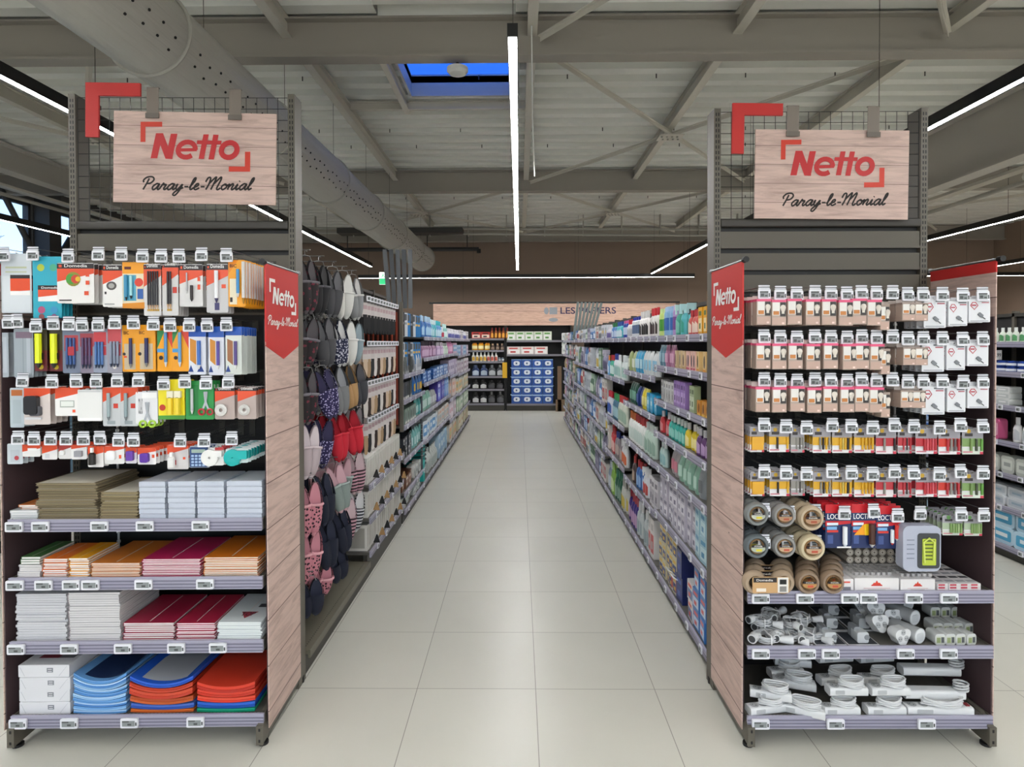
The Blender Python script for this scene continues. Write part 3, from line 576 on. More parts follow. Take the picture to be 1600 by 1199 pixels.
LEFT = [  # row name, tag y, [(tag x, tag y, xl, xr, top, bottom, description, art, base colour, copies, spacing)]
('top', [
 (8, 401, 2, 49, 396, 489, 'clear drawing-set pouch with orange label', [('r', .05, .02, .95, .62, '#d5dbe0'), ('p', ((.3, .36), (.95, .38), (.95, .58), (.3, .6)), OR), ('r', .3, .58, .95, .64, BK), ('r', .3, .3, .95, .37, '#f1efee'), ('r', .15, .75, .85, .78, '#b9bfa0'), ('r', .15, .68, .85, .7, '#b9bfa0')], '#c9d0d6', 3, .03),
 (53, 400, 52, 96, 401, 497, 'turquoise paint palette pack with round colours', [('r', 0, 0, 1, 1, '#2fa8bf'), ('d', .28, .82, .13, '#b8c63c'), ('d', .72, .82, .13, '#4fae8c'), ('r', .18, .27, 1, .52, '#eeecea'), ('p', ((.18, .34), (1, .38), (1, .46), (.18, .46)), OR), ('r', .18, .46, 1, .53, BK), ('t', 'Domedia', .3, .475, .6, .035, '#f2f0ee'), ('d', .3, .13, .13, '#b3567c'), ('d', .74, .13, .13, '#3f97c4'), ('d', .3, .02, .1, '#8e4a4a'), ('d', .74, .02, .1, '#8a5a8a')], '#2fa8bf', 4, .02),
 (108, 403, 90, 147, 411, 474, 'white box of coloured felt pens with orange corner', dom(('d', .44, .6, .2, '#8a8a30', 1), ('d', .38, .6, .14, '#4a9a3a'), ('d', .5, .6, .12, '#c8402a'), ('d', .57, .6, .07, '#e0b020'), ('r', .78, .66, .88, .75, OR), ('r', .78, .46, .88, .56, OR), ('r', .74, .2, .86, .3, OR), ('r', .06, .06, .4, .09, BK)), '#e9e7e4', 5, .030),
 (155, 400, 160, 191, 414, 480, 'white card with one grey oval and orange top', dom(('d', .45, .5, .22, '#54504e', 1.2), ('d', .45, .5, .13, '#a8a5a2', 1.2), ('r', .1, .3, .2, .36, BK), ('r', .1, .05, .6, .08, '#a5a5a5')), '#eceae7', 4, .030),
 (191, 400, 192, 226, 410, 482, 'yellow bag of blue glue pens', [('r', 0, .75, 1, 1, BI), ('r', .05, .16, .62, .72, '#58a7c4'), ('pen', .2, .16, .72, .06, '#3f8fb8', '#2a2a2a'), ('pen', .42, .2, .7, .06, '#a8dfe6', '#2a2a2a'), ('d', .75, .56, .2, '#d8402a'), ('r', .1, .84, .4, .9, '#5a1a10'), ('p', ((0, .0), (1, .0), (1, .13), (0, .1)), '#d98a18'), ('r', .68, .2, .95, .42, '#2f5fa8')], '#e9d9b8', 4, .03),
 (224, 403, 225, 252, 413, 494, 'blister of five black pencils', dom(*UP(5, .28, .82, .1, .86, .045, '#26242c', '#caa27a'), ('r', .2, .09, .9, .13, '#c9a040'), top=.9), '#d9d7d6', 5, .022),
 (253, 403, 253, 278, 413, 493, 'blister of two black pencils on orange card', dom(*UP(2, .38, .54, .12, .86, .06, '#2a2830', '#caa27a'), ('r', .66, .44, .92, .56, '#c83a2a'), ('r', .3, .09, .6, .13, '#c9a040'), top=.94), '#d3d1d0', 5, .022),
 (281, 403, 280, 317, 413, 479, 'blister with fine brush and black brush', dom(('pen', .33, .3, .8, .03, '#b9b9bd', '#dddddd'), ('pen', .55, .12, .5, .06, '#2a2224', '#1a1a1a'), ('r', .78, .4, .9, .52, OR), ('r', .78, .6, .9, .7, OR)), '#d8d6d5', 4, .026),
 (316, 401, 322, 356, 413, 489, 'blister with one white correction pen', dom(('pen', .5, .2, .86, .09, '#ececf0', '#3a3560'), ('r', .7, .5, .9, .58, OR), ('r', .38, .05, .6, .2, '#3c3768'), top=.88), '#c9c7c8', 3, .03),
 (355, 402, 357, 384, 406, 479, 'yellow card with blue ballpoint', [('p', ((0, .7), (.6, 1), (0, 1)), '#e88a10'), ('r', .08, .05, .5, .6, '#e8dcc0'), ('pen', .6, .2, .8, .09, '#3f8fc8', '#e8e8e8'), ('pen', .93, .06, .96, .10, '#d4d2ce', '#b8842c'), ('t', 'BIC', .1, .84, .4, .07, '#3a2410'), ('r', .1, .1, .25, .2, BK)], '#f0a21c', 8, .028)]),
('second', [
 (15, 506, -16, 14, 520, 590, 'clear case of drawing tools', [('r', .1, .1, .9, .9, '#b9c0c8'), ('r', .3, .2, .7, .8, '#8f98a2')], '#aab2ba', 2, .03),
 (29, 505, 22, 52, 513, 590, 'clear plastic ruler pack', [('r', .2, .05, .3, .9, '#9fa8b0'), ('r', .45, .05, .5, .9, '#8d979f'), ('r', .65, .05, .85, .9, '#b4bcc4'), ('r', .1, .8, .95, .93, '#7f6c7c')], '#9ea7af', 4, .024),
 (58, 512, 54, 74, 515, 580, 'yellow highlighter in blister', [('r', 0, .0, 1, .5, '#6a2a30'), ('pen', .5, .08, .9, .24, '#e6ee28', '#2a2a26'), ('box', .26, .28, .74, .44, '#2b2b22', .014), ('d', .5, .1, .2, '#c8b030')], '#4a4434', 4, .028),
 (85, 508, 78, 98, 515, 580, 'yellow highlighter in blister, second peg', [('r', 0, .0, 1, .5, '#6a2a30'), ('pen', .5, .08, .9, .24, '#e6ee28', '#2a2a26'), ('box', .26, .28, .74, .44, '#2b2b22', .014), ('d', .5, .1, .2, '#c8b030')], '#4a4434', 4, .028),
 (109, 509, 98, 125, 514, 583, 'pouch of red and blue pens', [('r', .1, .5, .9, .86, '#b84a50'), *UP(3, .3, .7, .1, .8, .07, '#3a5a96', '#22304a'), ('box', .4, .4, .75, .6, '#b03440', .012)], '#7a8398', 4, .026),
 (130, 510, 125, 146, 514, 583, 'pouch of dark red pens', [('r', .0, .6, 1, .9, '#a8444e'), *UP(3, .25, .75, .1, .8, .09, '#5a4468', '#22304a'), ('r', .3, .4, .9, .6, '#b03a44')], '#8a8090', 4, .026),
 (155, 510, 145, 167, 514, 583, 'pouch of blue pens under red label', [('r', .05, .62, .95, .92, '#c8444a'), *UP(3, .25, .7, .1, .7, .08, '#4c74b0', '#22304a'), ('r', .55, .4, .95, .6, '#c04048')], '#9aa2b4', 4, .026),
 (181, 507, 167, 190, 508, 583, 'pouch of grey pens under red label', [('r', .05, .62, .95, .92, '#c04a50'), *UP(3, .3, .75, .12, .66, .08, '#8a93a8', '#22304a'), ('d', .5, .12, .12, '#e0dcd8'), ('r', .5, .36, .92, .6, '#a03c48')], '#9c9aa6', 4, .026),
 (210, 507, 191, 215, 508, 581, 'orange card with dark blue pen', [('r', .12, .05, .85, .6, '#c9b79a'), ('d', .12, .38, .1, BK), ('pen', .6, .08, .72, .1, '#2c2f5e', '#8a8a8a'), ('r', .1, .3, .3, .34, OR), ('t', 'BIC', .1, .8, .35, .07, '#5a3010')], '#eda01e', 4, .024),
 (241, 509, 215, 243, 508, 581, 'orange card with navy gel pen', [('r', .12, .05, .85, .6, '#c9b79a'), ('d', .12, .38, .1, BK), ('pen', .55, .1, .72, .1, '#24285a', '#8a8a8a'), ('t', 'BIC', .1, .8, .3, .07, '#5a3010')], '#eda01e', 4, .024),
 (267, 511, 245, 269, 510, 581, 'four-colour pen on orange and green card', [('p', ((0, .5), (.5, .9), (0, .9)), '#2f8a4a'), ('p', ((1, .5), (.5, .9), (1, .9)), '#d8402a'), ('pen', .62, .1, .86, .1, '#5a93c4', '#d8d8d8'), ('r', .0, .42, .5, .5, '#4a9ad0'), ('d', .25, .3, .14, BK), ('t', 'BIC', .3, .9, .3, .06, '#5a3010')], '#f0a21c', 4, .024),
 (297, 511, 270, 295, 510, 581, 'four-colour pen on orange card', [('p', ((0, .6), (.4, .92), (0, .92)), '#2f8a4a'), ('p', ((1, .5), (.5, .9), (1, .9)), '#d8402a'), ('pen', .5, .1, .86, .1, '#6aa0cc', '#d8d8d8'), ('r', .0, .42, .4, .5, '#4a9ad0'), ('d', .2, .3, .12, BK)], '#f0a21c', 4, .024),
 (325, 511, 294, 322, 510, 586, 'white and blue correction tape blister', [('r', 0, .78, 1, 1, '#2658b4'), ('p', ((.1, .3), (.45, .2), (.45, .7), (.1, .75)), '#cf8a30'), ('pen', .66, .12, .7, .1, '#3f6fc0', '#e8e8e8'), ('p', ((.0, .06), (.3, .06), (.15, .2)), '#22408a'), ('p', ((.5, .06), (.9, .06), (.7, .2)), '#22408a')], '#dcdfe8', 4, .026),
 (355, 510, 326, 350, 510, 586, 'blue-topped correction pen blister', [('r', 0, .78, 1, 1, '#2658b4'), ('p', ((.1, .3), (.45, .2), (.45, .7), (.1, .75)), '#cf8a30'), ('pen', .66, .12, .7, .1, '#5a4a9a', '#e8e8e8'), ('p', ((.0, .06), (.3, .06), (.15, .2)), '#22408a')], '#d9dce6', 4, .026),
 (355, 510, 353, 378, 511, 586, 'green-backed white correction pen blister', [('r', 0, .82, 1, 1, '#2658b4'), ('p', ((.1, .3), (.45, .2), (.45, .7), (.1, .75)), '#a06a44'), ('pen', .66, .12, .7, .1, '#5a4a8a', '#e8e8e8'), ('p', ((.0, .06), (.3, .06), (.15, .2)), '#22408a')], '#d8ddd6', 7, .026)]),
('third', [
 (37, 597, 16, 38, 606, 668, 'clear cover pack at the rack edge', [('r', .1, .8, .9, .95, '#b86a3a'), ('r', .2, .1, .8, .7, '#a9b5bc')], '#b4bfc6', 3, .03),
 (83, 599, 38, 79, 606, 664, 'orange blister with black stapler', dom(('box', .12, .28, .62, .78, '#25252a', .022, .012), ('box', .3, .24, .7, .5, '#5a5a60', .016, .008), ('box', .1, .14, .7, .2, '#d8d8dc', .01), top=.98, hd=False), '#d9cdc8', 4, .034),
 (121, 598, 86, 123, 606, 650, 'white squared-sheet pack with orange top', [('p', ((0, .6), (1, .8), (1, 1), (0, 1)), OR), ('r', .2, .3, .8, .55, '#a8b0a8'), ('r', .24, .34, .76, .52, '#e8ebe6'), ('r', .72, .12, .84, .22, OR)], '#efedeb', 5, .028),
 (152, 598, 121, 160, 609, 658, 'blank white card sleeve pack', [('r', .08, .03, .95, .1, '#f7f7f7'), ('r', .05, .92, .95, .97, '#cfd0d0')], '#e9e9e7', 3, .026),
 (185, 597, 160, 188, 605, 666, 'blister with steel compass', dom(('pen', .38, .15, .85, .09, '#9fb0b4', '#70787c'), ('r', .6, .46, .86, .58, '#c83a2a'), ('r', .25, .05, .7, .14, '#9aa4a8'), top=.99, hd=False), '#c9ccce', 4, .028),
 (218, 597, 188, 216, 605, 666, 'blister with second steel compass', dom(('pen', .38, .15, .85, .09, '#8fa0a6', '#70787c'), ('r', .6, .46, .86, .58, '#c83a2a'), ('r', .25, .05, .7, .14, '#9aa4a8'), top=.99, hd=False), '#c6cacc', 4, .028),
 (257, 602, 212, 246, 612, 662, 'white card with lime green scissors', [('t', 'COLAD', .12, .3, .2, .5, '#505058'), ('sc', .55, .0, .42, '#a8d040'), ('r', .3, .8, .95, .97, '#f3f3f3')], '#e3e3e6', 3, .03),
 (290, 599, 247, 288, 594, 656, 'yellow card with two glue sticks', [('r', .0, .0, 1, .1, '#4f9a3a'), ('cell', .5, .14, .55, .13, '#efd23a'), ('cell', .78, .14, .55, .13, '#efd23a'), ('box', .38, .55, .62, .72, '#f0ead0', .014), ('box', .66, .55, .9, .72, '#f0ead0', .014), ('d', .16, .3, .12, '#c8402a'), ('r', .05, .8, .35, .9, BK)], '#f2e02a', 4, .028),
 (323, 601, 290, 334, 596, 656, 'green card with red-handled scissors', [('r', .1, .1, .45, .9, '#1f7a3a'), ('pen', .25, .15, .8, .05, '#bfc4c8', '#e0e0e0'), ('sc', .72, .2, .3, '#b03038'), ('r', .6, .8, .95, .9, '#d8e4d8')], '#2f9448', 3, .03),
 (358, 599, 336, 367, 606, 655, 'orange blister with clear tape roll', dom(('roll', .35, .3, .2, .1, .014, '#d9d6d2'), top=.9), '#b9a8a2', 5, .03),
 (358, 599, 371, 400, 606, 655, 'orange blister with tape roll near the banner', dom(('roll', .4, .3, .2, .1, .014, '#cfccc8'), top=.9), '#b9a8a2', 5, .03)]),
('fourth', [
 (30, 687, 12, 36, 694, 726, 'small clear pin pack', [('r', .2, .1, .8, .7, '#b8c0c8'), ('d', .6, .3, .15, '#b04048')], '#c4ccd2', 3, .03),
 (55, 688, 35, 64, 695, 714, 'small orange and white rubber card', [('p', ((0, .4), (1, .7), (1, 1), (0, 1)), OR), ('r', .3, .5, .8, .7, '#f2f0ee')], '#eae8e6', 5, .03),
 (81, 688, 66, 90, 695, 718, 'small card of white clips', [('p', ((0, .4), (1, .7), (1, 1), (0, 1)), OR), ('r', .2, .1, .5, .4, '#cfcfd2')], '#e4e2e2', 4, .03),
 (105, 688, 92, 112, 695, 718, 'small card with slim eraser', [('p', ((0, .5), (1, .8), (1, 1), (0, 1)), '#b03a34'), ('box', .2, .3, .5, .6, '#f0f0f0', .01)], '#e0dedd', 4, .03),
 (132, 688, 112, 136, 695, 718, 'small card with chrome sharpener', [('p', ((0, .7), (1, .85), (1, 1), (0, 1)), OR), ('box', .3, .2, .75, .6, '#9a9aa0', .014), ('r', .4, .3, .6, .45, '#4a4a4a')], '#eceaea', 4, .03),
 (158, 687, 137, 162, 697, 730, 'card with black ink bottle', [('p', ((0, .5), (1, .7), (1, 1), (0, 1)), OR), ('bott', .42, .15, .95, .2, '#26221f', '#efeeec')], '#e8e4e2', 3, .032),
 (187, 690, 163, 194, 697, 725, 'card with white glue roller', dom(('box', .2, .25, .6, .75, '#f3f3f5', .014, .006), ('r', .3, .4, .5, .44, BK), ('r', .74, .3, .86, .5, OR), top=.99, hd=False), '#eae8e6', 4, .03),
 (210, 690, 197, 214, 699, 724, 'purple glue roller card', [('p', ((0, .5), (1, .7), (1, 1), (0, 1)), OR), ('box', .18, .2, .8, .8, '#6a3fa8', .014, .005)], '#e4e0e6', 3, .03),
 (210, 690, 215, 244, 700, 726, 'wide card with purple glue roller', [('p', ((0, .6), (1, .8), (1, 1), (0, 1)), OR), ('box', .22, .15, .66, .7, '#6236a4', .016, .008), ('d', .44, .4, .1, '#b9a0dc'), ('r', .78, .4, .92, .6, OR)], '#ece9ea', 6, .03),
 (283, 691, 262, 295, 695, 733, 'card with white correction fluid bottle', dom(('bott', .28, .12, .72, .16, '#e8e6e4', '#f0f0f0'), ('r', .14, .18, .42, .38, '#b83030'), ('r', .74, .4, .86, .5, OR), top=.99, hd=False), '#cfcaca', 4, .03),
 (320, 691, 297, 328, 697, 731, 'blue pocket calculator in sleeve', [('box', .08, .05, .92, .95, '#2c4a7e', .012), ('box', .16, .7, .84, .86, '#9fb4a8', .013), *[('box', .16+.18*i, .1+.14*j, .28+.18*i, .19+.14*j, '#a9c4e4', .0145, .001) for i in range(4) for j in range(4)]], '#b6bccb', 3, .032),
 (363, 688, 316, 350, 700, 728, 'white correction tape dispenser', [('roll', .4, .45, .22, .16, .018, '#e9e9e6'), ('box', .5, .5, .98, .85, '#e9e9e6', .018, .005), ('r', .6, .85, 1, 1, '#b8383a')], '#efeeec', 5, .03),
 (363, 688, 353, 388, 702, 724, 'turquoise correction tape dispenser', [('roll', .34, .4, .2, .17, .018, '#16b0ae'), ('box', .45, .3, 1.0, .9, '#16b0ae', .018, .005), ('r', .5, .8, 1, 1, '#e9e4e2')], '#d8e4e4', 9, .03)])]
def hang(O, th, P, rows, rack, side, cat_default='blister pack'):
    for rn, items in rows:
        hk = MB(); done = set()
        for j, (tx, ty, xl, xr, yt, yb, desc, art, base, n, gap) in enumerate(items):
            D = .415; u0, z1 = uz(O, th, xl, yt, D); u1, _ = uz(O, th, xr, yt, D); _, z0 = uz(O, th, xl, yb, D); w, h = u1-u0, z1-z0; uc = (u0+u1)/2
            build = (lambda w=w, h=h, art=art, base=base: art(w, h) if callable(art) else art_card(w, h, art, base=base))
            for i in range(n):
                where = 'front one' if i == 0 else nth(i+1)+' back'
                nm = ('light_bulb_box' if 'bulb' in desc else 'battery_pack' if 'batter' in desc else 'adhesive_tape' if 'tape roll' in desc and rack == 'right' else 'blister_pack')
                put((side, rn, j), build, nm, f'{desc}, {where}, {nth(j+1)} peg, {rn} row', {'light_bulb_box': 'light bulb', 'battery_pack': 'batteries', 'adhesive_tape': 'tape'}.get(nm, cat_default),
                    loc(O, th, uc+random.uniform(-.0015, .0015)-(.0015 if False else 0), D-i*gap, z1+random.uniform(-.0015, .0015)), (0, 0, th+random.uniform(-.03, .03)), f'{rn} row of {side} rack packs')
            if (tx, ty) in done: continue
            done.add((tx, ty)); ut, zt = uz(O, th, tx, ty, .432)
            h_ = MB(); r = .0022; zz = z1-.004
            h_.tube([(uc, 0, zz), (uc, -.405, zz), (uc, -.418, zz+.008)], r, CHROME, 5); h_.tube([(uc+.0, 0, zt+.032), (ut, -.43, zt+.032), (ut, -.43, zt+.02)], .0015, CHROME, 5); h_.box(uc-.015, uc+.015, -.004, -.001, min(zz, zt)-.01, zt+.04, RACKD)
            h_.obj('peg_hook', P)
            put('hook_tag', hook_tag, 'price_tag', f'electronic price tag on {nth(j+1)} peg of {rn} row, {side} rack', 'price tag', loc(O, th, ut, .436, zt), (random.uniform(-.1, .1), 0, th+random.uniform(-.06, .06)), f'peg price tags on the {side} rack')
hang(LO, LT, LR, LEFT, 'left', 'left')

# right rack hooks ------------------------------------------------------------
def bulb(w, h, k=0):
    a = MB(); d = .045; bs = C('#b09d90' if k != 2 else '#cdbcae', .45); z0 = -h; T = -.001
    a.box(-w/2, w/2, -d, 0, -h, -.012, bs); a.box(-w/2-.0005, w/2+.0005, -d-.001, 0, -.014, T-.003, C('#e0577f', .45) if k != 1 else C('#9d8c82', .5)); a.box(-w/2, w/2, -.0015, 0, -.012, .012, C('#d8cdc6', .5))
    a.box(-w*.44, w*.06, -d-.0012, -d, -h*.62, -h*.13, C('#e2dfda', .4)); a.box(-w*.40, w*.0, -d-.0018, -d-.0012, -h*.60, -h*.46, C('#c07a3a', .4)); a.box(w*.08, w*.47, -d-.001, -d, -h*.66, -h*.13, C('#2d2624', .2))
    a.box(-w*.46, w*.46, -d-.0012, -d, -h*.97, -h*.70, C('#c0a294', .4)); a.box(w*.2, w*.36, -d-.0018, -d-.0012, -h*.95, -h*.88, C('#e8d0c8', .4))
    b = MB(); b.T = Matrix.Translation((w*.27, -d-.002, -h*.42)); b.lathe([(.001, .022), (.009, .019), (.012, .010), (.009, 0), (.006, -.008), (.006, -.016)], C('#d8cfc4', .3), 10, 1, .35); b.T = Matrix.Identity(4)
    return [('carton', a), ('bulb', b)]
def whitepack(w, h):
    a = MB(); a.rbox(-w/2, w/2, -.012, 0, -h, -.004, C('#dfe0e4', .35), .004); a.box(-w*.3, w*.3, -.0015, 0, -.006, .012, C('#dfe0e4', .35)); y = -.0125
    a.ribbon([(-w*.42+w*.18*p, -h*.30+h*.13*q) for p, q in ((0, 0), (.5, 1), (1.3, 1), (1.9, 0), (1.0, -1.3), (0, 0))], w*.045, C('#b83848', .4), lambda p, q: (p, y, q))
    a.ribbon([(-w*.42+w*.18*p, -h*.30+h*.13*q) for p, q in ((.3, .1), (1.5, .1))], w*.06, C('#b83848', .4), lambda p, q: (p, y, q))
    a.box(w*.02, w*.44, y, -.012, -h*.12, -h*.08, C('#5a5c64', .5)); a.box(w*.1, w*.44, y, -.012, -h*.2, -h*.155, C('#b86a74', .5)); a.box(-w*.42, w*.42, y, -.012, -h*.97, -h*.93, C('#a5a8ae', .5))
    b = MB(); b.T = Matrix.Translation((0, -.014, -h*.72)) @ Matrix.Rotation(.7, 4, 'Y'); b.rbox(-w*.12, w*.12, -.004, 0, -.004, .010, C('#777b80', .3), .003); b.cyl((w*.1, -.002, .002), (w*.3, -.002, .002), .002, C('#55585c', .3), 6)
    return [('card', a), ('contents', b)]
def cellcard(cols, tint='#e4e2e4', big=None, badge='#c8a030'):
    def f(w, h):
        art = [('r', 0, .62, 1, .99, '#9d9aa0'), ('r', .12, .7, .5, .82, '#3a3436'), ('r', 0, .3, 1, .62, cols[-1] if not big else big), ('r', 0, 0, 1, .24, tint), ('r', .04, .06, .5, .12, '#c8808c'), ('r', .84, .0, 1, .1, '#c83a50'), ('d', .3, .9, .1, badge)]
        n = len(cols)-1
        for i in range(n): art.append(('cell', .40+.5*i/max(1, n-1), .14, .6, .055, cols[i]))
        if big: art.append(('box', .1, .1, .9, .62, big, .012)); art.append(('r', .2, .3, .7, .4, '#6a4a20'))
        return art_card(w, h, art, base='#d9d7da')
    return f
def taperoll(col, core, lab):
    def f(w, h):
        R = w*.385; r = w*.09; a = MB(); a.torus((0, -.026, -h/2), R, r, C(col, .25), 'y', 30, 8, .022/r)
        b = MB(); b.torus((0, -.026, -h/2), R-r*1.25, .0022, C('#b58f64', .7), 'y', 24, 6, 9)
        c = MB(); y = -.053; k = R-r*1.1
        c.add([(k*math.cos(t*math.pi/9), y, -h/2+k*math.sin(t*math.pi/9)*.55-k*.12) for t in range(18)], [tuple(range(18))], C(lab, .4))
        c.box(-k*.9, k*.9, y-.0006, y-.0001, -h/2+k*.02, -h/2+k*.34, C('#241d1c', .4)); text(c, 'Domedia', -k*.55, -h/2+k*.1, k*1.1, k*.18, y-.001, C('#efe9e4', .5)); c.box(-k*.3, k*.5, y-.0006, y-.0001, -h/2-k*.5, -h/2-k*.2, C(core, .4))
        return [('tape', a), ('cardboard_core', b), ('label_card', c)]
    return f
def glue(k):
    def f(w, h):
        art = [('r', 0, .80, 1, 1, '#c8232c'), ('r', 0, .0, 1, .6, '#1c2c5c'), ('t', 'LOCTITE', .08, .66, .86, .12, '#f6f4f4'), ('p', ((0, .5), (1, .56), (1, .62), (0, .62)), '#c8232c'),
               ('r', .06, .52, .5, .58, '#dfe9f4'), ('r', .06, .42, .45, .49, '#7ab0e0'), ('r', .06, .36, .5, .41, '#d83a30'), ('r', .08, .1, .3, .3, '#41548c')]
        art += {0: [('pen', .72, .04, .5, .09, '#e9edf2', '#cfd6de'), ('r', .45, .0, 1, .035, '#f2f2f2')], 1: [('d', .62, .42, .24, '#f0c21c'), ('p', ((.1, .3), (.5, .55), (.55, .3)), '#f0a01c'), ('pen', .78, .04, .56, .12, '#4a2a20', '#c8c8c8')], 2: [('pen', .62, .1, .45, .07, '#e8eef2', '#d83a30'), ('pen', .8, .2, .56, .08, '#e03a30', '#f2f2f2')]}[k]
        return art_card(w, h, art, base='#22335f')
    return f
def bulbkit(w, h):
    a = MB(); a.rbox(-w/2, w/2, -.05, 0, -h, 0, C('#aeb2c2', .2), .028, 6); b = MB(); b.rbox(-w*.12, w*.46, -.0525, -.0502, -h*.93, -h*.16, C('#3b3d40', .4), .012, 4)
    b.rbox(-.0, w*.36, -.0535, -.0525, -h*.86, -h*.28, C('#b9c840', .4), .004)
    for i in range(6): b.box(w*.04, w*.32, -.0542, -.0535, -h*(.34+.08*i), -h*(.31+.08*i), C('#4f5a28', .5))
    c = MB(); c.tube([(w*.05, -.056, -h*.8), (w*.02, -.057, -h*.35), (w*.16, -.058, -h*.26), (w*.3, -.057, -h*.35), (w*.28, -.056, -h*.75)], .004, C('#d2df6a', .3), 6)
    for i in range(5): c.box(-w*.4, -w*.2, -.0508, -.05, -h*(.3+.1*i), -h*(.32+.1*i), C('#7a8090', .4))
    return [('shell', a), ('insert_card', b), ('hose', c)]
def brow(ty, xs, yt, yb, clip): 
    out = []
    for i, x in enumerate(xs):
        out.append((x+13, ty, x, x+clip[i], yt, yb, None, None, None, 4, .052))
    return out
B8 = [1175, 1199, 1224, 1251, 1277, 1302, 1323, 1346]; TA = [1193, 1218, 1244, 1272, 1297, 1322, 1345, 1368, 1393, 1417, 1441, 1471, 1503, 1534]
def bulbrow(rn, ty, yt, yb, off, wy):
    it = []
    for i in range(8): it.append((TA[i], ty+(i % 3)-1, B8[i]+off[i], B8[i]+off[i]+22, yt+(i % 2), yb+(i % 2), 'beige boxed light bulb with pink top', lambda w, h, i=i: bulb(w, h, 0), None, 5 if i == 0 else 4, .055))
    it.append((TA[8], ty-1, 1366, 1380, yt+8, yb+8, 'clear bagged light bulb box, slightly turned', lambda w, h: bulb(w, h, 1), None, 2, .06))
    for i, x in ((9, 1400), (10, 1419)): it.append((TA[i], ty+2, x+off[9], x+off[9]+20, yt+6, yb-6, 'small brown light bulb box', lambda w, h: bulb(w, h, 1), None, 3, .055))
    for i, (a, b, dy, db) in enumerate(((1440, 1475, 0, 5), (1479, 1508, 3, 2), (1511, 1544, 0, -4))): it.append((TA[11+i], ty+2+i % 2, a+wy, b+wy, yt+dy, yb+db, 'white halogen light bulb card', whitepack, None, 4, .04))
    return (rn, it)
Y, R_, S_, G_ = '#d9a62a', '#b8333c', '#8d8a84', '#7d9a5c'
BATT = [(1172, 1194, 'yellow battery box card', cellcard([Y], big='#dca32c')), (1202, 1233, 'yellow battery card, single dark cell', cellcard([BK, Y, Y])), (1236, 1257, 'loose silver battery card', cellcard([S_, '#4a4644', S_, '#9a958e'], '#a6a4a6')), (1270, 1298, 'battery card of silver-yellow cells', cellcard([S_, BK, Y, S_, Y])), (1300, 1331, 'battery card of yellow striped cells', cellcard([Y, '#c7b05a', Y, BK, Y, Y])), (1334, 1365, 'battery card of plain yellow cells', cellcard([Y, Y, '#c08a20', Y, Y])), (1368, 1400, 'red battery card, dark cells', cellcard([S_, BK, R_], '#e4dcde')), (1403, 1424, 'small battery card of red cells', cellcard([R_, '#3a3234', R_, R_], '#a6a0a2')), (1430, 1464, 'battery card of five red cells', cellcard([R_, '#cc5560', R_, '#cc5560', R_, R_])), (1466, 1500, 'red battery card, grey cells', cellcard([R_, S_, '#6a5a5c', R_, '#c8382c'])), (1503, 1536, 'battery card of green cells', cellcard([G_, '#4a5040', '#6aa04a', G_], '#d4dcd0'))]
TD = [1193, 1227, 1259, 1299, 1329, 1362, 1396, 1426, 1466, 1499, 1534]
def battrow(rn, ty, yt, yb, w8): return (rn, [(TD[i], ty+(i % 3)*2-2, a, b, yt+(i//4), yb+i//3, d, f, None, 5, .028) for i, (a, b, d, f) in enumerate(BATT) if w8 or i != 99])
GREEN = cellcard([G_, '#8aa46c', G_, '#9ab07c', G_, '#a8b89a'], '#c8ccc4', badge='#5a8a4a')
RIGHT = [bulbrow('top', 461, 467, 508, [0]*14, 0), bulbrow('second', 530, 535, 576, [0, 1, 1, 0, 2, 6, 4, 4]+[0]*6, -3), bulbrow('third', 597, 602, 642, [-1, 1, 4, 2, 1, 2, 3, 3]+[-3]*6, -2),
 battrow('fourth', 669, 668, 707, 1), battrow('fifth', 741, 738, 775, 1),
 ('sixth', [(1193, 800, 1158, 1196, 779, 821, 'grey tape roll with yellow-green label', taperoll('#7c7f7e', '#d8c83a', '#b9bcae'), None, 5, .06), (1232, 804, 1200, 1237, 782, 824, 'grey tape roll with brown label', taperoll('#8a8886', '#a8543a', '#b08a6a'), None, 5, .06), (1273, 802, 1240, 1281, 784, 828, 'cream tape roll with brown label', taperoll('#b9a68c', '#a8543a', '#b08a6a'), None, 4, .06),
  (1318, 804, 1289, 1329, 788, 856, 'glue card with white tube', glue(0), None, 5, .035), (1364, 801, 1330, 1368, 788, 857, 'glue card with yellow burst', glue(1), None, 5, .035), (1401, 808, 1369, 1407, 790, 857, 'glue card with red bottles', glue(2), None, 4, .035), 
  (1436, 804, 1400, 1458, 817, 887, 'grey clear case with lime booklet', bulbkit, None, 1, .06), (1500, 806, 1472, 1503, 806, 837, 'battery card of slim green cells', GREEN, None, 6, .028), (1535, 807, 1506, 1534, 806, 838, 'battery card of green cells at the edge', GREEN, None, 6, .028)]),
 ('seventh', [(1193, 849, 1158, 1197, 829, 870, 'dark grey tape roll with yellow label', taperoll('#5d6468', '#d8c83a', '#a8b0a0'), None, 5, .06), (1230, 850, 1202, 1239, 829, 871, 'light grey tape roll with brown label', taperoll('#8d8c8a', '#b8503a', '#c0a080'), None, 5, .06), (1274, 850, 1241, 1283, 830, 874, 'pale cream tape roll with brown label', taperoll('#cabb9c', '#b8503a', '#c0a080'), None, 4, .06)])]
hang(RO, RT, RR, RIGHT, 'right', 'right')

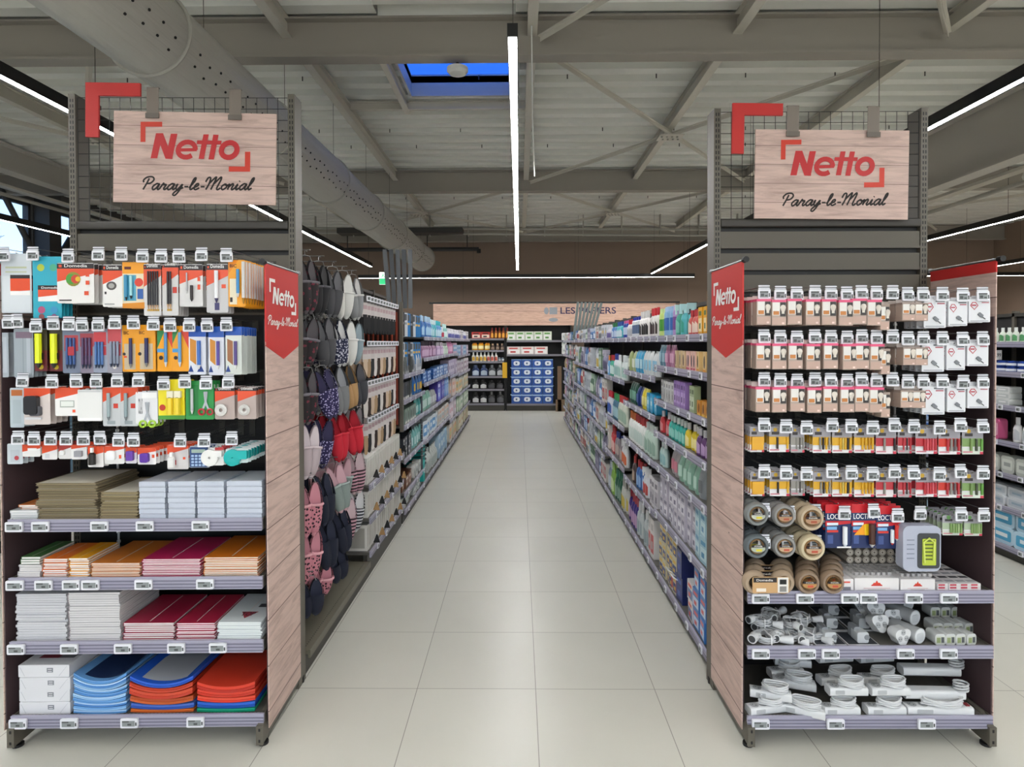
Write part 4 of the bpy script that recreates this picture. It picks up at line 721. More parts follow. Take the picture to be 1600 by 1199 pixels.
# ------------------------------------------------------------------ goods on the left rack shelves
def zsurf(z): return z-.008
def row_stack(O, th, x0, x1, d0, dep, zlip, n, t, make, name, desc, cat, where, grp, jit=.004, rot=.03, z0=None):
    """n flat things stacked upwards from a shelf between two photograph columns"""
    ua, _ = uz(O, th, x0, 900, d0); ub, _ = uz(O, th, x1, 900, d0); w = ub-ua; z = zsurf(zlip) if z0 is None else z0
    for i in range(n):
        tt = t*random.uniform(.92, 1.0) if n > 3 else t
        pos = 'topmost' if i == n-1 else ('lowest' if i == 0 else nth(i+1)+' from the bottom')
        r = random.uniform(-rot, rot)
        put((desc, where), lambda: make(w-.006, dep, t), name, f'{desc}, {pos} {where}', cat, loc(O, th, (ua+ub)/2+random.uniform(-jit, jit), d0-random.uniform(0, jit*2), z+.0004), (0, 0, th+r*.3), grp)
        z += t
    return z
def notebook(cov, page='#e7e5e2', spine=None, wt=False):
    def f(w, dep, t):
        a = MB(); a.box(-w/2+.002, w/2-.001, .001, dep-.001, .0012, t-.0016, C(page, .7))
        b = MB(); c = C(cov, .4); b.box(-w/2, w/2, 0, dep, t-.0015, t-.0004, c); b.box(-w/2, w/2, 0, dep, 0, .0008, c); b.box(-w/2-.0006, -w/2+.001, 0, dep, 0, t-.0004, C(spine or cov, .4))
        b.box(-w*.02, w*.0, dep*.05, dep*.95, t-.0004, t-.0002, C('#d8d0cc', .5))
        if wt: b.prism([(w*.02-w*.2, dep*.34), (w*.22, dep*.34), (w*.02, dep*.12)], t-.0004, t-.0001, C('#a83a48', .4), 'z'); text(b, 'TOP', -w*.14, 0, w*.32, dep*.13, 0, C('#4a2a34', .5), q=lambda p, q: (p, dep*.2+q, t+.0002)); b.box(w*.1, w*.45, dep*.5, dep*.62, t-.0004, t-.0001, C('#33353a', .5))
        return [('pages', a), ('cover', b)]
    return f
G = 'exercise books on the left rack'
def LS(*a, **k): return row_stack(LO, LT, *a, **k)
LS(16, 60, .425, .2, LZ[0], 4, .011, notebook('#c9cdd0', '#dedede'), 'notebook', 'small grey notebook', 'notebook', 'left end, top shelf', G)
LS(30, 62, .41, .2, LZ[0], 2, .010, notebook('#d2762f'), 'notebook', 'small orange notebook', 'notebook', 'left end, top shelf', G, z0=zsurf(LZ[0])+.0445)
def envelope_pack(col, dark):
    def f(w, dep, t):
        a = MB(); n = 3
        for i in range(n): q = .0025*math.sin(i*2.3); a.box(-w/2+q, w/2+q, abs(q), dep, t*i/n+.0004, t*(i+.8)/n, C(col if i % 2 else dark, .75))
        b = MB(); b.box(-w/2+.01, w/2-.01, .004, dep*.9, t-.0028, t-.0004, C('#d5cfc0', .5)); return [('paper', a), ('band', b)]
    return f
LS(57, 152, .425, .3, LZ[0], 13, .0125, envelope_pack('#998a6c', '#7d7058'), 'envelope_pack', 'brown kraft envelope pack', 'envelopes', 'of the wide stack', 'kraft envelope packs', jit=.007)
LS(156, 216, .425, .3, LZ[0], 9, .0135, envelope_pack('#ab9b78', '#85765a'), 'envelope_pack', 'light brown envelope pack', 'envelopes', 'of the narrow stack', 'kraft envelope packs', jit=.006)
def envbox(w, dep, t):
    a = MB(); a.rbox(-w/2, w/2, 0, dep, 0, t-.0012, C('#c3c9d6', .4), .003); b = MB(); b.box(-w/2+.006, w/2-.006, -.0006, 0, t*.12, t*.2, C('#a3a9b8', .5)); b.box(-w/2+.01, w/2-.01, .005, dep-.02, t-.0012, t-.0006, C('#dadde4', .3)); return [('wrapper', a), ('flap', b)]
for i, (a, b) in enumerate(((217, 260), (262, 306), (308, 352), (354, 411))): LS(a, b, .425, .22, LZ[0], 7, .0238, envbox, 'envelope_box', 'white envelope box', 'envelopes', 'of the %s white column' % nth(i+1), 'white envelope boxes', jit=.002, rot=.01)
z = LS(27, 64, .425, .21, LZ[1], 8, .0075, notebook('#c9c4c8'), 'notebook', 'small lilac notebook', 'notebook', 'left end, second shelf', G)
LS(30, 62, .425, .21, LZ[1], 3, .011, notebook('#3f6a38'), 'notebook', 'small green notebook', 'notebook', 'left end, second shelf', G, z0=z+.001)
LS(65, 104, .425, .21, LZ[1], 9, .0095, notebook('#e0701f'), 'notebook', 'small orange-covered notebook', 'notebook', 'second stack, second shelf', G)
LS(106, 138, .425, .21, LZ[1], 9, .0098, notebook('#eea51e'), 'notebook', 'small yellow-orange notebook', 'notebook', 'third stack, second shelf', G)
LS(141, 219, .425, .3, LZ[1], 9, .0072, notebook('#c87428', '#e8dccb'), 'exercise_book', 'large orange exercise book', 'notebook', 'beside the magenta stack', G)
LS(221, 313, .425, .3, LZ[1], 11, .0074, notebook('#b01f52', '#e9dcdc'), 'exercise_book', 'large magenta exercise book', 'notebook', 'middle of second shelf', G)
LS(318, 404, .425, .3, LZ[1], 11, .0078, notebook('#d5741c', '#e6e6d8'), 'exercise_book', 'large bright orange exercise book', 'notebook', 'beside the banner', G)
LS(23, 103, .425, .3, LZ[2], 20, .0105, notebook('#cfcfd4', '#c9c9cd'), 'exercise_book', 'large white exercise book', 'notebook', 'tall left stack', G, jit=.005)
LS(105, 187, .425, .3, LZ[2], 21, .0102, notebook('#c5c3c6', '#d4d2d2', '#b8a8ac'), 'exercise_book', 'large greyish exercise book', 'notebook', 'tall second stack', G, jit=.004)
LS(190, 271, .425, .3, LZ[2], 9, .0088, notebook('#9a1f3c', '#e6e2e0'), 'exercise_book', 'large crimson exercise book', 'notebook', 'left crimson stack', G)
LS(273, 335, .425, .3, LZ[2], 9, .0084, notebook('#a8233f', '#e8d8dc'), 'exercise_book', 'crimson exercise book', 'notebook', 'right crimson stack', G)
LS(338, 408, .425, .3, LZ[2], 9, .0088, notebook('#d3d9db', '#e3e8e6', None, True), 'exercise_book', 'white exercise book with red triangle', 'notebook', 'third shelf', G)
def ream(w, dep, t):
    a = MB(); a.rbox(-w/2, w/2, 0, dep, 0, t-.001, C('#dcdce0', .35), .004); b = MB(); y = -.0006
    b.box(w*.06, w*.18, y, 0, t*.38, t*.74, C('#7d8188', .5)); b.box(w*.08, w*.16, y-.0004, y, t*.44, t*.5, C('#d6d6da', .5)); b.box(w*.08, w*.16, y-.0004, y, t*.6, t*.66, C('#d6d6da', .5))
    b.add([(w*.3, y, t*.08), (w*.46, y, t*.9), (w*.455, y, t*.9), (w*.29, y, t*.08)], [(0, 1, 2, 3)], C('#b4b6bc', .4)); b.add([(-w*.38, y, t*.08), (-w*.47, y, t*.8), (-w*.46, y, t*.8), (-w*.37, y, t*.08)], [(0, 1, 2, 3)], C('#b4b6bc', .4)); b.box(-w*.3, w*.1, dep*.2, dep*.8, t-.001, t-.0006, C('#7c2a38', .4)); b.box(w*.1, w*.4, dep*.2, dep*.8, t-.001, t-.0006, C('#77757a', .4))
    return [('wrapper', a), ('printed_label', b)]
LS(25, 107, .42, .3, LZ[3], 4, .0545, ream, 'paper_ream', 'white wrapped paper ream', 'paper', 'of the base shelf pile', 'reams of paper', jit=.004)
def folder(col, rim, sag=.045, clear=False, sheet=None):
    def f(w, dep, t):
        a = MB(); n = 16; m = C(col, .25); e = C(rim, .25)
        F_ = lambda p: sag*(2*abs(p)/w)**2.2
        for k_, (z0, z1, mm, o) in enumerate(((0, t*.42, m, 0), (t*.42, t*.86, e, .002))):
            vs = []
            for i in range(n+1):
                x = -w/2+w*i/n; z = F_(x)
                for j, y in enumerate((o, dep*.5, dep)): zz = z*(1, .7, .35)[j]; vs += [(x, y, z0+zz), (x, y, z1+zz)]
            fs = []
            for i in range(n):
                b_ = i*6; c_ = b_+6
                for j in (0, 2): fs += [(b_+j, c_+j, c_+j+2, b_+j+2), (b_+j+1, b_+j+3, c_+j+3, c_+j+1)]
                fs += [(b_, b_+1, c_+1, c_), (b_+4, c_+4, c_+5, b_+5)]
            fs += [(0, 2, 3, 1), (2, 4, 5, 3)]+[(n*6, n*6+1, n*6+3, n*6+2), (n*6+2, n*6+3, n*6+5, n*6+4)]
            a.add(vs, fs, mm)
        out = [('sleeve', a)]
        if sheet:
            b = MB(); vs = []
            for i in range(9):
                x = -w*.36+w*.72*i/8
                for y in (dep*.08, dep*.5, dep*.92): vs.append((x, y, t*.9+F_(x)*(1 if y < dep*.3 else .7 if y < dep*.7 else .35)))
            b.add(vs, [(i*3+j, i*3+3+j, i*3+4+j, i*3+1+j) for i in range(8) for j in (0, 1)], C(sheet, .3)); out.append(('insert', b))
        return out
    return f
PB = 'plastic sleeves and folders on the base shelf'
def pile(x0, x1, specs, where, dep=.32):
    z = zsurf(LZ[3]); n = len(specs)
    for i, (desc, col, rim, sag, t, sheet) in enumerate(specs):
        ua, _ = uz(LO, LT, x0, 1090, .42); ub, _ = uz(LO, LT, x1, 1090, .42)
        put(('fold', desc, where, i), lambda: folder(col, rim, sag, False, sheet)(ub-ua-.004, dep, t), 'plastic_folder', f'{desc}, ' + ('topmost' if i == n-1 else 'lowest' if i == 0 else nth(i+1)+' from the bottom')+' '+where, 'folder', loc(LO, LT, (ua+ub)/2+random.uniform(-.003, .003), .42-random.uniform(0, .008), z+.0003), (0, 0, LT), PB)
        z += t
pile(113, 197, [('clear blue punched sleeve pack', ('#5b93cf', '#8fbbe4', '#4a84c8')[i % 3], ('#a9cdec', '#6aa0d8')[i % 2], .006+.0035*i, .0145, None if i < 9 else '#22345a') for i in range(10)], 'of the clear sleeve pile')
pile(202, 302, [('orange elastic folder', '#c8622c', '#d8763a', .004, .014, None), ('blue elastic folder', '#2f55a8', '#4a6cc0', .010, .022, None), ('dark orange elastic folder', '#c05a28', '#b54a22', .018, .026, None), ('red elastic folder', '#c03a26', '#cf4a30', .026, .03, None), ('bright red elastic folder', '#c8432c', '#b8381f', .03, .02, None), ('royal blue elastic folder with white sheet', '#1f4cae', '#2c60cc', .036, .020, '#a9adb5')], 'of the blue and orange pile')
pile(306, 398, [('green elastic folder', '#128a68', '#2aa585', .004, .016, None), ('blue elastic folder', '#1c50a8', '#2c64c8', .008, .026, None), ('scarlet elastic folder', '#d83a28', '#e2503a', .012, .022, None), ('scarlet elastic folder', '#c8301f', '#dc4430', .018, .024, None), ('dark red elastic folder', '#b82c1f', '#d8402c', .024, .03, None)], 'of the red and green pile')

# ------------------------------------------------------------------ goods on the right rack shelves
def RU(x, y=920, d=.43): return uz(RO, RT, x, y, d)[0]
RSZ = [zsurf(z) for z in RZ]
def rput(key, build, name, label, cat, x, d, z, rot=(0, 0, 0), grp=None): return put(key, build, name, label, cat, loc(RO, RT, RU(x, 920, d), d, z), (rot[0], rot[1], rot[2]+RT), grp)
def twin(w, h):
    a = MB(); 
    for s_ in (-1, 1): a.torus((s_*w*.29, -.026, -h/2), h*.36, h*.12, C('#a8937c', .25), 'y', 28, 8, .022/(h*.12))
    b = MB(); b.rbox(-w*.38, w*.38, -.056, -.054, -h*.86, -h*.2, C('#c9a070', .35), .006); b.box(-w*.36, w*.12, -.0566, -.056, -h*.42, -h*.22, C('#241d1c', .4)); text(b, 'Domedia', -w*.3, -h*.37, w*.34, h*.09, -.057, C('#efe9e4', .5)); b.box(w*.14, w*.36, -.0566, -.056, -h*.84, -h*.22, C('#dedbd6', .4)); b.box(w*.18, w*.32, -.057, -.0566, -h*.5, -h*.3, BLACK); b.box(w*.18, w*.32, -.057, -.0566, -h*.8, -h*.58, C('#8a8783', .4)); b.box(-w*.3, -w*.1, -.0566, -.056, -h*.8, -h*.66, C('#eadfd0', .4))
    return [('tape', a), ('printed_label', b)]
h = .104
for i in range(3): rput('twin', lambda: twin(.205, h), 'twin_tape_pack', 'twin pack of brown parcel tape, '+['front one on the shelf', 'second one back', 'rearmost one'][i], 'tape', 1196, .42-i*.07, RSZ[0]+h, grp='twin tape packs')
for j, x in enumerate((1256, 1294)):
    for i in range(4): rput('ptape', lambda: taperoll('#8f7a66', '#c8503a', '#b88a54')(.104, .104), 'parcel_tape', f'brown parcel tape roll standing {["in front", "second back", "third back", "at the rear"][i]}, {["left", "right"][j]} of the pair', 'tape', x, .42-i*.065, RSZ[0]+.104, grp='parcel tape rolls on the shelf')
def whitebox(w, dep, h, logo=True):
    a = MB(); a.rbox(-w/2, w/2, 0, dep, 0, h, C('#e2dfde', .4), .003); b = MB(); y = -.0006
    if logo:
        b.prism([(-w*.1, h*.52), (w*.1, h*.52), (w*.07, h*.66), (w*.03, h*.66), (0, h*.84), (-w*.03, h*.66), (-w*.07, h*.66)], y, 0, C('#d8432c', .5)); b.prism([(-w*.13, h*.44), (w*.13, h*.44), (w*.11, h*.54), (-w*.11, h*.54)], y-.0003, 0, C('#c8302a', .5)); b.box(-w*.3, w*.3, y, 0, h*.26, h*.29, C('#c89a9a', .5)); b.box(-w*.2, w*.2, y, 0, h*.16, h*.19, C('#a5a0a0', .5))
    else: b.box(-w*.3, w*.3, y, 0, h*.1, h*.4, C('#7a7880', .5)); b.box(-w*.2, w*.25, y, 0, h*.7, h*.82, C('#d8584a', .5))
    return [('carton', a), ('printed_label', b)]
rput('cand1', lambda: whitebox(.058, .36, .056, False), 'small_white_box', 'small white carton beside the parcel tape', 'box', 1323, .43, RSZ[0])
rput('cand2', lambda: whitebox(.19, .36, .06), 'tealight_box', 'wide white carton with red crown logo', 'box', 1370, .43, RSZ[0])
rput('cand3', lambda: whitebox(.148, .36, .055), 'tealight_box', 'narrower white carton with red crown logo', 'box', 1434, .43, RSZ[0])
def tray(w, dep):
    a = MB(); n = int(w/.024); m = int(dep/.024)
    for i in range(n):
        for j in range(m): a.cyl((-w/2+.012+i*.024, .015+j*.024, 0), (-w/2+.012+i*.024, .015+j*.024, .014), .0105, C('#bfbcbc', .35, .5), 8)
    return a
for i, (x, w) in enumerate(((1370, .19), (1434, .145))):
    o = rput(('tray', i), lambda: tray(w, .33), 'tealight_tray', ['tray of silver tealights on the wide white carton', 'tray of silver tealights on the narrower white carton'][i], 'candles', x, .41, RSZ[0]+(.061, .056)[i])
def flatbox(w, dep, t):
    a = MB(); a.box(-w/2, w/2, 0, dep, 0, t, C('#d6d2d2', .4)); b = MB(); b.box(-w*.4, w*.2, -.0005, 0, t*.2, t*.8, C('#b8384a', .4)); 
    for i in range(7): b.box(-w*.4, w*.4, .02+.045*i, .04+.045*i, t, t+.0004, C('#35343a' if i % 2 else '#9a9aa0', .4))
    return [('carton', a), ('printed_label', b)]
for j, x in enumerate((1473, 1491, 1508, 1524)):
    for i in range(3): rput('flat', lambda: flatbox(.046, .34, .0115), 'screw_fuse_box', f'small flat white and red carton, {["lowest", "middle", "upper"][i]} of {nth(j+1)} right-end column', 'box', x, .43, RSZ[0]+i*.012, grp='small flat cartons at the right end')
def roll_rod():
    a = MB(); a.cyl((0, 0, .0165), (0, .30, .0165), .0160, C('#a39a8e', .5), 16); b = MB(); b.cyl((0, -.0008, .0165), (0, .0, .0165), .009, C('#c4bcb0', .4), 12); b.cyl((0, -.0014, .0165), (0, -.0008, .0165), .004, C('#6a6058', .4), 8); return [('candle', a), ('core', b)]
for r_ in range(3):
    for i in range(6): rput('rod', roll_rod, 'pillar_candle', f'beige pillar candle lying end-on, {nth(i+1)} from left, {["bottom", "middle", "top"][r_]} layer', 'candle', 1328+i*12.6, .30, RSZ[0]+.0765+r_*.0332, grp='pillar candles lying in layers')
m = MB(); m.box(0, .24, 0, .32, 0, .012, C('#8f8b86', .4)); m.box(.0, .004, 0, .3, -.078+.012, 0, C('#8f8b86', .4)); m.box(.236, .24, 0, .3, -.066, 0, C('#8f8b86', .4))
solo('candle_riser', m, 'clear grey riser tray holding the pillar candles', 'tray', loc(RO, RT, RU(1320, 920, .3), .305, RSZ[0]+.064), RT)

WPL = C('#d9dadb', .35); GPL = C('#9a9c9e', .4)
def coil(loops=7, R=.055, r=.0035, lay=True, seed=0, flat=.35):
    rr = random.Random(seed); pts = []
    for i in range(loops*18):
        a = 2*math.pi*i/18; q = R*(1+.12*math.sin(i*.37+seed)); pts.append((q*math.cos(a), q*flat*2*math.sin(a), r+r*1.6*(i/18)*.9+.003*math.sin(i*.9)))
    return pts
def extcord(seed):
    def f():
        a = MB(); a.tube(coil(6, .052, .0035, True, seed, .42), .0036, C('#c9cacc', .4), 6); b = MB()
        b.cyl((.045, -.035, .018), (.085, -.045, .018), .013, WPL, 12, .02); b.cyl((.085, -.045, .018), (.098, -.048, .018), .02, WPL, 14); b.cyl((.098, -.046, .022), (.115, -.05, .022), .0022, CHROME, 6); b.cyl((.098, -.046, .012), (.115, -.05, .012), .0022, CHROME, 6)
        c = MB(); c.cyl((-.06, -.02, .03), (-.085, -.045, .03), .02, WPL, 14); c.cyl((-.085, -.045, .03), (-.0855, -.0455, .03), .015, C('#3f4042', .5), 12); c.cyl((-.03, -.01, .028), (-.06, -.02, .03), .009, WPL, 10, .018)
        d = MB(); d.tube([(0, -.055, .0), (.002, -.05, .04), (0, .04, .04), (0, .045, .0)], .003, C('#f0f0f0', .5), 5); return [('cable', a), ('plug', b), ('socket', c), ('cable_tie', d)]
    return f
k_ = 0
for x, d, z, r_, s_ in ((1196, .39, 0, .1, 1), (1190, .27, 0, .3, 2), (1192, .33, .045, -.2, 3), (1210, .36, .0, .8, 4), (1232, .39, 0, -.3, 5), (1228, .28, .0, .4, 6), (1236, .34, .04, 1.2, 7), (1258, .38, .0, .5, 8), (1252, .27, .03, .2, 9), (1204, .25, .04, .9, 10), (1272, .37, .0, -.6, 11)):
    k_ += 1; o = rput(('cord', s_), extcord(s_), 'extension_cord', 'coiled white extension cord, ' + ['front left under the price rail', 'behind the front left one', 'lying on the left pile', 'beside the front left coil', 'with its plug towards the front', 'behind the middle coils', 'tilted on the middle coils', 'small coil left of the boxed adapters', 'half hidden at the rear middle', 'half hidden at the rear left', 'nearest to the flat packs'][k_-1], 'cable', x, d-.02, RSZ[1]+.001+z, (0, 0, r_), 'coiled extension cords')
    o.scale = (.8, .8, .9) if s_ not in (1,) else (1, 1, 1)
def adapter(w):
    a = MB(); a.rbox(-w/2, w/2, 0, .13, 0, .003, C('#d4d6d8', .35), .002, axis='y'); a.box(-w/2+.004, w/2-.004, .01, .12, .003, .0035, C('#3a3d42', .4)); b = MB(); b.rbox(-.022, .028, .02, .07, .0035, .05, C('#c4c7ca', .35), .008); b.rbox(-.02, .01, .05, .10, .0035, .06, C('#8d9094', .35), .008); b.cyl((.02, .02, .028), (.02, .0195, .028), .012, C('#85888c', .4), 12); return [('card', a), ('adapter', b)]
for i, (x, lab) in enumerate(((1301, 'left'), (1352, 'right'))):
    for j in range(3): rput(('adp', i), lambda: adapter(.135), 'plug_adapter_pack', f'flat pack with grey plug adapter, {lab} pair, {["front", "second", "rear"][j]}', 'adapter', x+j*2, .425-j*.135, RSZ[1]+.001, grp='plug adapter packs')
def triplug():
    a = MB(); a.prism([(.038*math.cos(t)*(1+.16*math.cos(3*t-math.pi/2)), .038+.036*math.sin(t)*(1+.16*math.cos(3*t-math.pi/2))) for t in [2*math.pi*i/36 for i in range(36)]], 0, .045, WPL, 'y'); b = MB()
    for t in (math.pi/2, math.pi*7/6, math.pi*11/6):
        x, z = .019*math.cos(t), .038+.018*math.sin(t); b.cyl((x, -.0006, z), (x, 0, z), .0125, C('#aeb0b2', .4), 16); b.cyl((x-.005, -.0012, z), (x-.005, -.0006, z), .002, BLACK, 6); b.cyl((x+.005, -.0012, z), (x+.005, -.0006, z), .002, BLACK, 6)
    return [('body', a), ('socket_face', b)]
for i, (x, d, z, lab) in enumerate(((1412, .42, 0, 'front one'), (1380, .36, .03, 'left one, slightly higher'), (1400, .28, .02, 'behind the front one'), (1372, .27, .05, 'rear left'), (1362, .2, .0, 'at the very back'), (1388, .18, .03, 'in the rear middle'), (1350, .2, .04, 'rear, next to the black gap'))):
    o = rput('tri', triplug, 'triple_socket', 'white three-way plug socket, '+lab, 'adapter', x, d, RSZ[1]+z+.001, (0, 0, .25-.1*i), 'three-way plug sockets')
    if z: o.rotation_euler.x = -.3
def socketpack():
    a = MB(); a.rbox(-.028, .028, 0, .07, 0, .05, C('#cfd1cf', .3), .014, 5); b = MB(); b.add([(-.024, -.0008, .008), (.024, -.0008, .008), (.024, -.0008, .04), (-.024, -.0008, .04)], [(0, 1, 2, 3)], C('#c9ccbe', .4)); b.box(-.02, .0, -.0014, -.0008, .012, .034, C('#8f9c6a', .4)); b.box(.004, .02, -.0014, -.0008, .012, .036, C('#55585a', .4)); return [('wrapper', a), ('printed_label', b)]
for j, x in enumerate((1470, 1486, 1502, 1519)):
    for i in range(3): rput('sp', socketpack, 'cable_reel_pack', f'small wrapped white socket pack, {nth(j+1)} of the right group, {["front", "middle", "rear"][i]} row', 'socket', x-i*4, .42-.1*i, RSZ[1]+(.001 if i < 2 else .03), (0, 0, .05*j), 'wrapped socket packs').scale = (.8, .9, 1)
def silverlamp():
    a = MB(); a.cyl((0, 0, .036), (0, .13, .036), .034, C('#b9bbbd', .3), 20, .026); b = MB(); b.cyl((0, -.001, .036), (0, 0, .036), .03, C('#e2e4e6', .2), 18); b.rbox(-.02, .02, -.002, -.001, .014, .05, C('#c9ccce', .3), .008); return [('body', a), ('face', b)]
for i, (x, d, z) in enumerate(((1438, .41, 0), (1430, .3, .03), (1420, .2, .05))): rput('sl', silverlamp, 'light_adapter', 'rounded grey and white plug pack, '+['foremost', 'second back', 'rearmost'][i], 'adapter', x, d, RSZ[1]+z+.001, (0, 0, .35), 'rounded plug packs')

def strip(n, L, seed, sw=True):
    def f():
        a = MB(); a.rbox(-L/2, L/2, 0, .052, 0, .036, WPL, .010, 4, 'x'); b = MB()
        for i in range(n):
            x = -L/2+.03+(L-.06-(.03 if sw else 0))*i/max(1, n-1); b.cyl((x, .026, .036), (x, .026, .0368), .0185, C('#a9abad', .4), 18); b.cyl((x-.006, .03, .0368), (x-.006, .03, .0374), .0024, BLACK, 6); b.cyl((x+.006, .022, .0368), (x+.006, .022, .0374), .0024, BLACK, 6)
        c = MB(); rr = random.Random(seed); pts = []
        for i in range(90):
            t = 2*math.pi*i/18; pts.append((L*.3*math.cos(t)*(1+.07*math.sin(i))+.02, .02+.022*math.sin(t)+.006*math.cos(i*.7), .042+.012*math.sin(t*.5+1)+.0016*i/6))
        c.tube(pts, .0042, C('#cfd0d2', .4), 6); out = [('body', a), ('socket_face', b), ('cable', c)]
        d = MB(); d.rbox(L/2-.024, L/2-.008, .014, .038, .036, .041, C('#8a2f34' if sw else '#c9cacc', .3), .002, axis='x'); out.append(('switch', d))
        e = MB(); e.rbox(-L*.36, -L*.12, -.0008, 0, .01, .028, C('#b4b6b8', .4), .003); out.append(('printed_label', e)); return out
    return f
PS = 'white power strips on the base shelf'
ps = [(1204, .42, 0, .18, 4, .18, 'front left, on the shelf'), (1205, .40, .05, -.3, 3, .17, 'lying askew on the front left one'), (1252, .43, 0, -.42, 4, .19, 'angled outwards next to the left one'), (1242, .30, .04, -.3, 3, .18, 'behind the angled one'), (1232, .22, .05, .1, 3, .16, 'rear left, high on the pile'), (1240, .2, .09, -.2, 3, .16, 'topmost at the rear left'),
 (1316, .43, 0, 0, 3, .165, 'lower front of the middle left pile'), (1328, .43, .085, 0, 3, .165, 'upper front of the middle left pile'), (1312, .3, .06, .1, 3, .165, 'behind the middle left pile'), (1308, .22, .12, .1, 3, .165, 'top rear of the middle left pile'), (1388, .43, 0, 0, 3, .165, 'lower front of the middle right pile'), (1394, .43, .085, 0, 3, .165, 'upper front of the middle right pile'), (1378, .3, .06, 0, 3, .165, 'behind the middle right pile'), (1372, .22, .12, .1, 3, .165, 'top rear of the middle right pile'),
 (1472, .43, .0, -.03, 5, .28, 'long one with red switch, right end')]
for i, (x, d, z, r_, n, L, lab) in enumerate(ps): rput(('ps', n, L, i % 3), strip(n, L, i, L > .2), 'power_strip', 'white power strip, '+lab, 'power strip', x, d, RSZ[2]+z+.001, (0, 0, r_), PS)
def slab(L):
    a = MB(); a.rbox(-L/2, L/2, 0, .055, 0, .04, WPL, .012, 4, 'x'); c = MB(); c.tube([(L/2-.01+.03*math.cos(t*.6), .02+.02*math.sin(t*.6), .03+.0012*t) for t in range(40)], .0045, C('#c4c5c7', .4), 6); return [('body', a), ('cable', c)]
for i, (x, d, z, g) in enumerate(((1464, .40, .052, 'second'), (1458, .30, .10, 'third'), (1452, .22, .142, 'fourth'), (1444, .14, .185, 'topmost'))): rput('slab', lambda: slab(.255), 'power_strip', f'white power strip turned face down, {g} of the right-end pile', 'power strip', x, d, RSZ[2]+z, (0, 0, -.04), PS)

# price tags on the end rack shelves
def stags(O, th, xs, y, zl, rack, nm):
    for i, x in enumerate(xs):
        u, _ = uz(O, th, x, y, .45); put('shelf_tag', shelf_tag, 'price_tag', f'wide electronic price tag, {nth(i+1)} from left on {nm} shelf, {rack} rack', 'price tag', loc(O, th, u, .4475, zl-.026), (0, 0, th), f'shelf price tags on the {rack} rack')
stags(LO, LT, (23, 64, 156, 227, 314), 817, LZ[0], 'left', 'top'); stags(LO, LT, (24, 69, 112, 142, 225, 321), 910, LZ[1], 'left', 'second'); stags(LO, LT, (26, 109, 193, 276, 341), 1011, LZ[2], 'left', 'third'); stags(LO, LT, (29, 109, 203, 306), 1126, LZ[3], 'left', 'base')
stags(RO, RT, (1188, 1257, 1327, 1356, 1427, 1482), 935, RZ[0], 'right', 'top'); stags(RO, RT, (1188, 1260, 1297, 1414, 1481), 1020, RZ[1], 'right', 'second'); stags(RO, RT, (1188, 1305, 1447), 1132, RZ[2], 'right', 'base')

